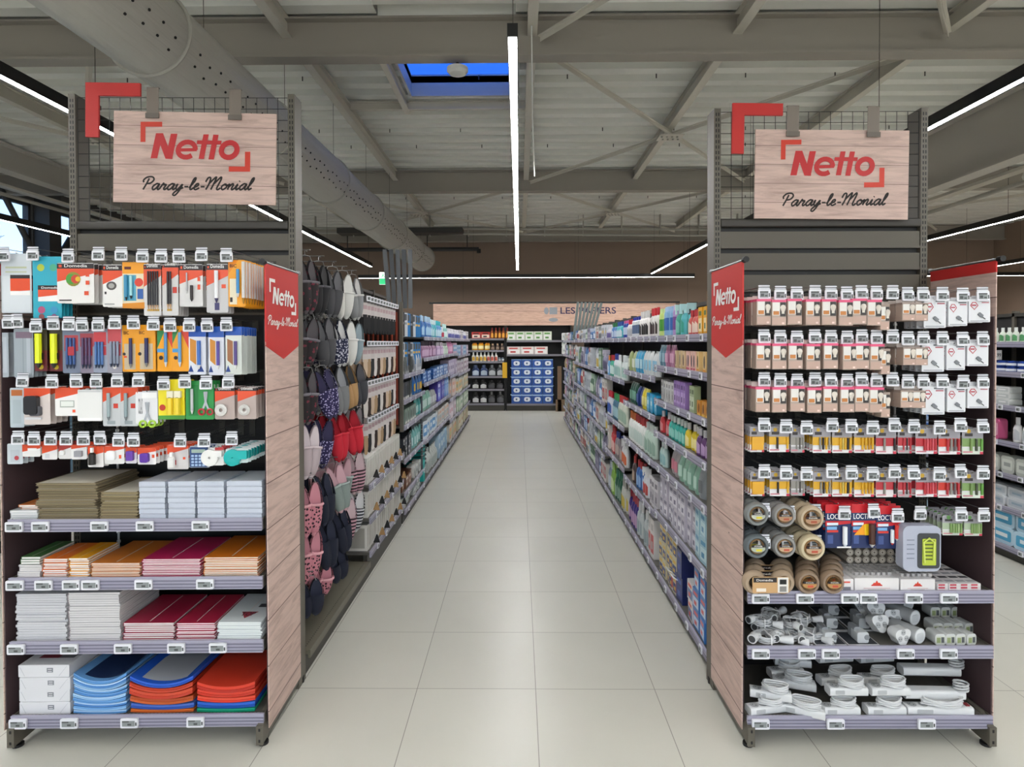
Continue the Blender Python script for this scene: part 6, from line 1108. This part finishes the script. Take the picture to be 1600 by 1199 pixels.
for r_, z in enumerate((2.06, 1.72, 1.42, 1.14)):
    m = MB(); m.box(LF-.44, LF-.42, YB[1]+.03, YB[2]-.03, z+.005, z+.02, RACKD)
    for j in range(11):
        y = YB[1]+.09+.104*j; c_ = ('#2a2a2c', '#cbb49c', '#d4ccc8', '#a88c6c', '#3a2c28')[(j*2+r_) % 5] if r_ else '#222224'; m.cyl((LF-.43, y, z+.006), (LF-.03, y, z+.006), .0025, CHROME, 5)
        for q in range(3): put(('ins', c_), insole(c_), 'insole_pack', f'white insole card, {["outermost", "second", "third"][q]} on {nth(j+1)} hook, {["top", "second", "third", "fourth"][r_]} insole row', 'insoles', (LF-.05-.05*q, y, z), (0, 0, math.radians(60)+RNG.uniform(-.1, .1)), 'insole cards left of the aisle')
        put('aisle_tag', _tagmesh, 'price_tag', f'price tag on {nth(j+1)} hook of {["top", "second", "third", "fourth"][r_]} insole row', 'price tag', (LF-.02, y, z+.03), (0, 0, math.radians(65)), 'price tags over the insoles')
    solo('insole_rail', m, f'dark rail with chrome hooks, {["top", "second", "third", "fourth"][r_]} insole row', 'rail')
for r_, z in enumerate((.70, .45, .20)):
    y = YB[1]+.03; j = 0
    while y < YB[2]-.05:
        w = .034; j += 1
        def slim():
            a = MB(); a.box(-w/2, w/2, 0, .27, 0, .195, C('#d8d5cf', .5)); b = MB(); b.box(-w*.3, w*.2, -.0006, 0, .03, .17, C('#b9b4ac', .5)); b.box(-w/2-.0004, -w/2, .02, .25, .02, .17, C('#a8a49c', .5)); return [('carton', a), ('printed_label', b)]
        put('slim', slim, 'shoe_carton', f'slim white shoe carton, {nth(j)} from the near end, {["upper", "middle", "lower"][r_]} carton shelf', 'box', (LF-.02-RNG.uniform(0, .01), y+w/2, z-.0055), (0, 0, math.pi/2+RNG.uniform(-.04, .04)), 'slim white shoe cartons'); y += w+.003
        if j % 5 == 3:
            def flag(): a = MB(); a.prism([(-.035, 0), (.04, -.022), (.008, .05)], -.012, 0, CL(('#1c1c1e', '#a88458')[(j//5+r_) % 2]), 'y'); return a
            put(('flag', (j//5+r_) % 2), flag, 'sample_shoe', f'{["black", "tan"][(j//5+r_) % 2]} pointed sample shoe by {nth(j)} carton, {["upper", "middle", "lower"][r_]} carton shelf', 'shoe', (LF+.012, y, z+.034), (0, 0, math.radians(70)), 'sample shoes before the cartons')
# lace display panel and standing goods at the third bay
t = thing('lace_display', 'panel of red-brown vertical cords facing the shopper', 'display', (LF-.45, YB[2]+.02, .95))
m = MB(); m.box(0, .43, 0, .02, 0, 1.15, C('#3a1c14', .7)); m.box(.42, .45, -.02, .02, -.05, 1.2, RACK); m.obj('panel', t)
for i in range(9): m = MB(); m.cyl((.03+.045*i, -.008, .02), (.03+.045*i, -.008, 1.1), .011, C('#a8452c' if i % 2 else '#8c3622', .7), 6); m.obj('cord', t)
bay('l', LF, -1, YB[2]+.05, YB[3], [1.45, 1.2, .95, .62, .30, .13], 2.3, 'accessory bay of the left aisle rack', tags=3, sidelab=LSD, back=C('#24221f', .6))
acc = [('box', 'sunglasses', )]
for z, runs in ((1.45, [('window', 'grey sunglasses carton', .12, .08, .17, '#5c605c', '#1c1c1c', '#a8a8a8', 3), ('pouch', 'white brush pack', .1, .05, .2, '#d0d4d8', '#9ca4ac', '#e4e4e4', 3)]), (1.2, [('window', 'dark sunglasses carton', .12, .08, .17, '#3c403e', '#121212', '#c8c8c0', 3), ('pouch', 'blue and yellow glove pack', .1, .05, .19, '#2f6cb0', '#e0b84c', '#7cb4d8', 3)]), (.95, [('window', 'grey-green glasses carton', .12, .08, .15, '#7c9084', '#3a4440', '#d8d8d0', 4), ('pouch', 'teal cloth pack', .1, .05, .18, '#3c9c98', '#b4d8d4', '#d8ecec', 3)]), (.62, [('box', 'dark navy shoe box', .13, .1, .10, '#20242c', '#3a4048', '#c8c8c8', 3, 2), ('pouch', 'aqua brush pack', .1, .06, .2, '#7cb8b4', '#d0e8e8', '#e4f0f0', 4)]),
    (.30, [('box', 'brown shoe box', .14, .12, .12, '#6c4430', '#8c5c40', '#c8b8a8', 4, 1), ('pack', 'white cloth roll pack', .11, .08, .13, '#d4d4d0', '#b4b8b8', '#8c9090', 4)]), (.13, [('pack', 'white folded cloth pack', .13, .1, .055, '#d4d8d4', '#b0b8b4', '#909894', 8, 2)])):
    shelf_run(LF, -1, YB[2]+.05, YB[3], z-.006, runs, SHN[6][[1.45, 1.2, .95, .62, .30, .13].index(z)], LSD)
for i in range(5):
    m = MB(); m.rbox(-.022, .022, -.01, .01, 0, .62, C('#3c4044' if i % 2 else '#565a5e', .4), .008, axis='y'); o = solo('broom_handle_sleeve', m, f'dark grey broom sleeve above the left rack, {nth(i+1)} from left', 'broom', (LF-.25+.055*i, 6.4, 2.12), .2, 'broom sleeves above the left rack'); o.rotation_euler = (0, -.08+.02*i, .2)
for r_, z in enumerate((2.06, 1.76)):
    m = MB(); m.box(LF-.44, LF-.42, YB[2]+.08, YB[3]-.03, z+.005, z+.02, RACKD)
    for j in range(7):
        y = YB[2]+.18+.16*j; m.cyl((LF-.43, y, z+.006), (LF-.03, y, z+.006), .0025, CHROME, 5)
        c_ = [('#3a3a3c', '#8c8c90', 'black scourer'), ('#c8ccd0', '#8c9498', 'white brush'), ('#2f7cb8', '#e0b050', 'blue and yellow glove')][(j+r_) % 3 if j < 5 else 2]
        put(('hk', c_[0]), lambda: art_card(.11, .24, [('r', .1, .1, .9, .6, c_[1]), ('p', ((.1, .62), (.9, .7), (.9, .95), (.1, .95)), '#3f9fd0' if j > 3 else '#55585c'), ('box', .3, .05, .7, .5, c_[0], .02)], base=c_[0]), 'cleaning_tool_pack', f'{c_[2]} pack on {nth(j+1)} hook of the {["upper", "lower"][r_]} accessory row', 'cleaning tool', (LF-.05, y, z), (0, 0, math.radians(60)), 'hanging cleaning tools')
    solo('tool_rail', m, f'dark rail with chrome hooks, {["upper", "lower"][r_]} accessory row', 'rail')
# mop bucket stack, mops
def bucket():
    a = MB(); a.lathe([(.10, 0), (.135, .15), (.145, .152), (.145, .165), (.132, .16), (.098, .01)], C('#14a5a0', .35), 20, 1, 1, 0, 0); b = MB(); b.tube([(.145*math.cos(t), .145*math.sin(t), .165) for t in [2*math.pi*i/20 for i in range(20)]], .006, C('#3c3f42', .4), 6, True); return [('bucket_body', a), ('rim', b)]
for i in range(6): put('bucket', bucket, 'bucket', f'teal bucket, {["lowest", "second", "third", "fourth", "fifth", "topmost"][i]} of the nested stack', 'bucket', (LF-.14, 6.55, .132+.052*i) if False else (LF+.0-.16, YB[3]+.2, .135+.05*i), (0, 0, 0), 'nested teal buckets')
for i in range(4):
    m = MB(); m.cyl((0, 0, .12), (0, 0, .95), .012, C('#50555a', .4), 8); m.rbox(-.06, .06, -.025, .025, 0, .12, C('#14a5a0', .6), .02); [m.torus((0, 0, .3+.06*k_), .014, .003, C('#a8acb0', .4), 'z', 10, 5) for k_ in range(8)]
    solo('mop', m, f'teal-headed mop leaning before the buckets, {nth(i+1)} from the near end', 'mop', (LF-.01-.01*i, YB[3]-.14+.06*i, .16+(.03*i)), math.pi/2, 'teal mops')
left_b = [
 [(1.83, [('bottle', 'tall blue bottle with pale cap', .085, .06, .26, '#2f6cb0', '#a8c8e0', '#a8d0e8', 8), ('bottle', 'turquoise bottle', .085, .06, .24, '#4cb4c4', '#d4ecf0', '#c8e8ec', 5)]), (1.58, [('bottle', 'mauve bottle with dark cap', .085, .06, .2, '#8c6484', '#4c3c4c', '#c8a8c4', 14)]), (1.28, [('pack', 'blue wipes pack', .16, .1, .045, '#2f60a8', '#7ca4d4', '#dce8f4', 7, 3)]), (.94, [('pouch', 'clear bag of green cloths', .12, .08, .22, '#7cb09c', '#c4dcd4', '#dce8e4', 5), ('pouch', 'grey cloth bag', .12, .08, .2, '#9ca0a0', '#c8ccd0', '#dcdcdc', 5)]), (.60, [('pack', 'white and blue toilet roll pack', .24, .14, .22, '#d0d8dc', '#2f88c4', '#e4ecf0', 5)]), (.13, [('jug', 'white canister with white cap', .11, .09, .28, '#c8ccc8', '#dce0dc', '#a8b4b0', 12)])],
 [(1.83, [('bottle', 'sky blue bottle with cyan cap', .085, .06, .24, '#4c94cc', '#3cc0cc', '#c8e4f0', 5), ('bottle', 'white bottle with red label', .08, .06, .17, '#d0d8dc', '#e4e4e4', '#c83c58', 3), ('bottle', 'mint green bottle', .085, .06, .22, '#7cc8c0', '#c8ece8', '#e0f4f0', 6)]), (1.58, [('bottle', 'lilac bottle with white cap', .085, .06, .19, '#b094b8', '#dcd4dc', '#d8c4dc', 7), ('bottle', 'pale green bottle with white cap', .085, .06, .18, '#b4ccb8', '#e0e4e0', '#dce8dc', 7)]), (1.28, [('pack', 'blue and white wipes pack', .16, .1, .05, '#6088c0', '#c0d0e4', '#e4ecf4', 7, 3)]), (.94, [('box', 'large violet detergent carton', .2, .12, .28, '#5a50b4', '#8c9cdc', '#e0e0f0', 4), ('box', 'large light blue detergent carton', .2, .12, .28, '#6c9cd8', '#b4d0ec', '#e4ecf4', 2)]), (.60, [('box', 'white filter carton', .14, .1, .22, '#cfccc8', '#a8b0b4', '#d8a080', 9)]), (.13, [('pack', 'pale blue towel pack', .26, .14, .33, '#a8c4d8', '#6ca0cc', '#dce8ec', 5)])],
 [(1.83, [('bottle', 'white bottle with violet label', .08, .06, .17, '#dcdce4', '#e4e4e8', '#5c60a8', 14)]), (1.58, [('pouch', 'hot pink pouch', .11, .07, .2, '#cc7cac', '#e4b4d0', '#ecd0e0', 5), ('pack', 'pink and blue tissue pack', .14, .1, .18, '#cfa8c0', '#68a4d0', '#e4e4ec', 5)]), (1.22, [('pack', 'lilac roll pack', .24, .14, .26, '#b4a8c0', '#d4ccd8', '#8c7c9c', 5)]), (.85, [('pack', 'peach kitchen roll pack', .26, .14, .30, '#d4c4bc', '#dca890', '#e4dcd4', 5)]), (.50, [('pack', 'pale pink roll pack', .26, .14, .28, '#cfc4cc', '#e0d4dc', '#c890a0', 5)]), (.13, [('pack', 'white and orange roll pack', .26, .14, .30, '#d4d0c8', '#dca058', '#b8c470', 5)])]]
for i in range(2):
    left_b.append([(1.83, [('bottle', 'white bottle with violet label', .08, .06, .17, '#dcdce4', '#e4e4e8', '#5c60a8', 7), ('box', 'white slim medicine carton', .1, .08, .18, '#e0dcdc', '#a8a4b4', '#6c6890', 6)]), (1.52, [('pack', 'blue and white tissue pack', .16, .1, .2, '#a4c4dc', '#4c90c8', '#e4ecf0', 4), ('pack', 'lilac tissue pack', .16, .1, .2, '#c4b0cc', '#e0d8e4', '#9c80a8', 4)]), (1.18, [('pack', 'white and mauve roll pack', .26, .14, .26, '#d4d0d4', '#9c7c94', '#e4e0e4', 5)]), (.82, [('pack', 'cream and orange roll pack', .26, .14, .28, '#d4d4c4', '#dcac5c', '#8ca088', 5)]), (.46, [('pack', 'pale green roll pack', .26, .14, .28, '#b8c8b4', '#e0e4d4', '#6c9c74', 5)]), (.13, [('pack', 'cream roll pack', .26, .14, .27, '#d8d0b4', '#e4e0c8', '#cc8c50', 5)])])
for i, shelves in enumerate(left_b):
    zs = [s[0] for s in shelves]; bay('l', LF, -1, YB[3+i], YB[4+i], zs, 2.07, f'{near_name[3+i]} bay of the left aisle rack, paper and cleaning goods', tags=3 if i < 2 else 2, sidelab=LSD)
    for z, runs in shelves: shelf_run(LF, -1, YB[3+i]+(.4 if i == 0 and z < .2 else 0), YB[4+i], z-.006, runs, SHN[len(zs)][zs.index(z)], LSD)

# ================================================================== FAR WALL DISPLAY
FY = 15.6
def wallunit(x0, x1, zs, lab):
    t = thing('wall_rack', lab, 'shelf rack', (x0, FY, 0)); L = x1-x0
    m = MB(); m.box(0, L, .48, .52, 0, 2.35, BLACK); m.obj('back_panel', t)
    for x in (0, L-.03): m = MB(); m.box(x, x+.03, .05, .5, 0, 2.3, BLACK); m.obj('side_panel', t)
    for z in zs:
        m = MB(); m.box(.03, L-.03, .0, .48, z-.03, z-.006, DARK); o = m.obj('shelf', t); m = MB(); m.box(.03, L-.03, -.012, 0, z-.05, z, C('#7d7b83', .4)); m.obj('price_rail', o)
    m = MB(); m.box(0, L, .06, .1, 0, zs[-1]-.03, C('#4c4943', .5)); m.obj('plinth', t)
wallunit(-2.3, -.36, (1.87, 1.57, 1.28, .90, .57, .20), 'black wall rack with drinks and canisters at the aisle end')
wallunit(-.35, 1.35, (1.82, 1.46, .19), 'black wall rack around the blue cartons at the aisle end')
def wrow(x0, z, runs, lab):
    x = x0
    for kind, desc, w, d, h, c1, c2, c3, n in runs:
        for i in range(n): put(('w', kind, w, d, h, c1, c2, c3), lambda: goods(kind, w, d, h, c1, c2, c3, False), NAMES[kind], f'{desc}, {nth(i+1)} from left, {lab} of the far wall rack', CATS[kind], (x+w/2, FY+.02, z-.0055), (0, 0, RNG.uniform(-.04, .04)), f'{desc}s at the far wall'); x += w+.012
wrow(-1.22, 1.87, [('box', 'red coffee carton', .23, .12, .17, '#b82c24', '#e8d8c8', '#2a1c1c', 2), ('bottle', 'amber syrup bottle', .085, .08, .28, '#8c4418', '#7c1c1c', '#e0a03c', 5)], 'top shelf')
wrow(-1.22, 1.57, [('can', 'yellow pot', .15, .1, .19, '#d8a024', '#c87818', '#f0e4b0', 3), ('bottle', 'dark brown pot', .11, .1, .17, '#3c2c24', '#a88c70', '#8c7868', 3)], 'second shelf')
wrow(-1.22, 1.28, [('bottle', 'white sauce bottle with yellow label', .085, .07, .24, '#dcdad0', '#e8e8e4', '#d8a83c', 4), ('bottle', 'white sauce bottle with red label', .085, .07, .24, '#dcdad4', '#e8e8e4', '#cc6050', 3), ('can', 'small grey-blue tin', .07, .07, .1, '#5c7484', '#c8ccd0', '#d8dce0', 2)], 'third shelf')
wrow(-1.22, .90, [('jug', 'blue canister with grey label', .2, .12, .29, '#2c3c64', '#5c6c90', '#a8b4c4', 2), ('jug', 'grey canister with pale label', .2, .12, .29, '#4c5054', '#8c9094', '#b4b8bc', 2)], 'fourth shelf')
wrow(-1.22, .57, [('jug', 'black canister with white label', .19, .12, .24, '#1e1e20', '#2c2c2e', '#c8c8c8', 2), ('jug', 'black round-labelled canister', .2, .12, .22, '#1c1c1e', '#2c2c2e', '#4c4c50', 2)], 'fifth shelf')
wrow(-1.22, .20, [('jug', 'large black canister with white label', .19, .12, .28, '#1e1e20', '#2c2c2e', '#c8c8c8', 2), ('jug', 'large black canister with grey label', .21, .12, .30, '#222224', '#8c8c8c', '#5c5c60', 2)], 'bottom shelf')
wrow(-.31, 1.82, [('box', 'white and green carton', .22, .14, .23, '#cfd8c4', '#e8e8e4', '#5c9848', 5)], 'top shelf, right unit')
wrow(-.31, 1.46, [('box', 'white and red carton', .34, .14, .2, '#e2d8d4', '#f0ecea', '#cc4440', 3)], 'second shelf, right unit')
def bluebox():
    a = MB(); a.box(-.13, .13, 0, .2, 0, .215, C('#24509c', .3)); b = MB(); b.rbox(-.075, .085, -.001, 0, .055, .17, C('#dfe4ea', .4), .05, 5); c = MB(); c.box(-.02, .02, -.002, -.001, .09, .135, C('#4c5c7c', .4)); c.box(-.13, .13, -.001, 0, .2, .215, C('#8fb4dc', .4)); return [('carton', a), ('white_panel', b), ('printed_mark', c)]
for r_ in range(5):
    for i in range(4): put('blue', bluebox, 'blue_carton', f'blue carton with white oval, {nth(i+1)} from left, {["bottom", "second", "third", "fourth", "top"][r_]} layer', 'box', (-.07+.27*i, FY+.03, .1845+.232*r_), (0, 0, 0), 'stacked blue cartons at the far wall')
    if r_: pass
for r_ in range(4):
    m = MB(); m.box(-.56, .56, 0, .2, 0, .015, C('#a9c4dc', .4)); solo('cardboard_layer', m, f'pale tray edge between blue carton layers, {nth(r_+1)} from floor', 'tray', (.335, FY+.03, .1845+.232*(r_+1)-.016), 0, 'tray edges between the blue cartons')
t = thing('aisle_board', 'long pink wood-print board lettered LES PAPIERS over the far wall racks', 'sign', (-2.2, FY-.03, 2.2)); m = MB(); m.box(0, 6.2, 0, .03, 0, .56, wood_print(2, .28, 0, '#d4b09c', '#b4907c')); m.obj('board', t)
m = MB(); m.box(-.1, 6.3, -.02, .05, .56, .60, BLACK); m.obj('top_trim', t)
m = MB(); x0 = 2.2+1.06; text(m, 'LES PAPIERS', x0, .29, 1.42, .17, -.002, C('#2c2450', .5)); m.obj('lettering', t)
m = MB(); gq = C('#8f969c', .5); m.box(x0-.28, x0-.08, -.002, 0, .28, .46, gq); m.lathe([(.001, 0), (.001, .001)], gq, 6); m.prism([(x0-.36+.06*math.cos(t_*math.pi/8), .37+.09*math.sin(t_*math.pi/8)) for t_ in range(16)], -.003, 0, gq); m.prism([(x0-.18+.12*math.cos(t_*math.pi/8), .14+.05*math.sin(t_*math.pi/8)) for t_ in range(16)], -.003, 0, gq); m.obj('paper_roll_picture', t)
m = MB(); m.box(-.13, .13, 0, .03, 0, .3, C('#7a634c', .7)); [m.box(-.13, .13, -.002, 0, .05*i, .05*i+.004, C('#4a3a2c', .7)) for i in range(6)]; m.box(-.08, .02, 0, .1, .0, 1.15, C('#6e5844', .7))
solo('wood_post', m, 'brown wooden post right of the blue cartons', 'post', (1.06, FY-.12, 0))
m = MB(); m.box(-.06, .06, 0, .01, -.2, .2, C('#d8a820', .5)); solo('yellow_flag', m, 'small yellow sign at the joint of the far wall racks', 'sign', (-.37, FY-.02, 1.05))
m = MB(); m.box(-.35, .35, 0, .3, 0, .35, C('#26221f', .6)); solo('dark_crate', m, 'dark block above the left aisle shelves at the far end', 'box', (-1.62, FY-.02, 2.07-.35+.6))
for i in range(3): put(('w', 'roll'), lambda: goods('pack', .12, .1, .19, '#d8dad8', '#c4c8c4', '#9ca4a0', False), 'paper_roll_pack', f'white pack at the right edge of the far wall rack, {["upper", "middle", "lower"][i]}', 'pack', (1.16, FY+.02, (1.8145, 1.4545, 1.4545+.19)[i]), (0, 0, 0))

# ================================================================== NEIGHBOUR AISLES
CF = 3.93
cz = [1.75, 1.51, 1.24, .95, .69, .42, .11]
cos = [[('can', 'black-lidded jar', .075, .07, .07, '#c8ccc8', '#1c1c1e', '#7c9c84', 6), ('bottle', 'white and green tube', .06, .04, .12, '#d8e0d4', '#e4e8e4', '#5c9c68', 8)], [('can', 'round blue cream tin', .1, .1, .045, '#1c3c8c', '#2848a0', '#e0e4ec', 8, 2)], [('pack', 'white wipes pack', .15, .1, .05, '#dcdedc', '#c4c8c8', '#e8e8e8', 6, 3)], [('bottle', 'blue lotion bottle', .08, .05, .19, '#3c68b4', '#e0e4e8', '#a0b8dc', 6), ('bottle', 'white lotion bottle', .08, .05, .2, '#e4e4e4', '#ececec', '#c4c8cc', 4), ('pack', 'pink pad pack', .12, .07, .17, '#cc5c88', '#e4a4bc', '#f0e0e4', 3)], [('pack', 'clear cotton pad pack', .14, .1, .14, '#b8bcb4', '#d0d4cc', '#9ca09c', 8)], [('pack', 'white towel pack', .2, .14, .08, '#d4d8dc', '#bcc4cc', '#98acbc', 6, 2)], [('pack', 'blue and white nappy pack', .24, .14, .14, '#b8d4e4', '#4ca4cc', '#e4ecf0', 5, 2)]]
SR = 'beyond right end'
for i in range(3):
    y0 = 4.1+1.315*i; bay('c', CF, 1, y0, y0+1.315, cz, 2.0, f'{["nearest", "middle", "farther"][i]} bay of the cosmetics rack beyond the right end rack', tags=4 if i == 0 else 3, sidelab=SR)
    for z, runs in zip(cz, cos): shelf_run(CF, 1, y0, y0+1.315, z-.006, runs, SHN[7][cz.index(z)], SR)
m = MB(); m.box(0, .09, 0, .004, 0, .08, C('#e4e2e2', .4)); m.box(0, .035, -.001, 0, 0, .08, C('#8c2c44', .4)); text(m, '1.99', .042, .025, .042, .03, -.0012, C('#3a3a3c', .5)); solo('price_card', m, 'white and dark red price card hanging below the top cosmetics shelf', 'price card', (3.91, 5.1, 1.6), -.3)
t = thing('freezer_cabinet', 'pale blue-glazed freezer cabinet beyond the left end rack', 'freezer', (-5.6, 3.2, 0))
m = MB(); m.box(0, 1.25, 0, 5, 0, .12, RACKD); m.obj('plinth', t); m = MB(); m.box(.0, 1.3, 0, 5, .12, .46, C('#a39a8c', .5)); [m.box(1.3, 1.303, .1, 4.9, .16+.04*i, .165+.04*i, RACKD) for i in range(6)]; m.obj('body', t)
m = MB(); m.box(0, 1.28, 0, 5, .46, .50, C('#c4ccd0', .4)); m.box(.1, 1.2, 0, 5, 1.12, 1.16, C('#c4ccd0', .4)); m.obj('rail', t); m = MB(); m.box(1.22, 1.25, 0, 5, .5, 1.12, C('#7c9cb0', .1, 0, 0, .5)); m.obj('glass_front', t); m = MB(); m.box(.1, .14, 0, 5, .5, 1.9, C('#8fa4b0', .4)); m.obj('inner_liner', t)
for i in range(9): 
    m = MB(); m.rbox(-.1, .1, 0, .2, 0, .18, C(('#4c7ca8', '#c8ccd0', '#7cb0c8')[i % 3], .4), .01); solo('frozen_food_box', m, f'frozen food box in the left freezer, {nth(i+1)} from the near end', 'box', (-4.8, 3.4+.5*i, .502), math.pi/2, 'frozen food boxes')
t = thing('promo_sign', 'red promotion sign with white ring beyond the left end rack', 'sign', (-4.42, 4.98, 1.35)); m = MB(); m.box(-.2, .12, 0, .01, 0, .27, C('#c0382c', .5)); m.obj('board', t); m = MB(); text(m, 'PROMO', -.17, .17, .26, .055, -.002, C('#f0e8e4', .5)); m.ribbon(arc(-.03, .09, .09, .07, 0, 360), .012, C('#f0e8e4', .5), lambda a, b: (a, -.002, b)); m.obj('lettering', t); m = MB(); m.cyl((-.04, .02, -.2), (-.04, .02, .28), .01, STEEL, 6); m.obj('pole', t)

m = MB()
for x, y, z, dn in FARTAGS: m.box(min(x, x-dn*.007), max(x, x-dn*.007), y-.024, y+.024, z-.02, z+.02, TAGW); m.box(min(x-dn*.007, x-dn*.0075), max(x-dn*.007, x-dn*.0075), y-.016, y+.014, z-.012, z+.012, TAGS)
solo('price_tag', m, 'the small electronic price tags on the distant aisle shelves', 'price tag', kind='stuff')
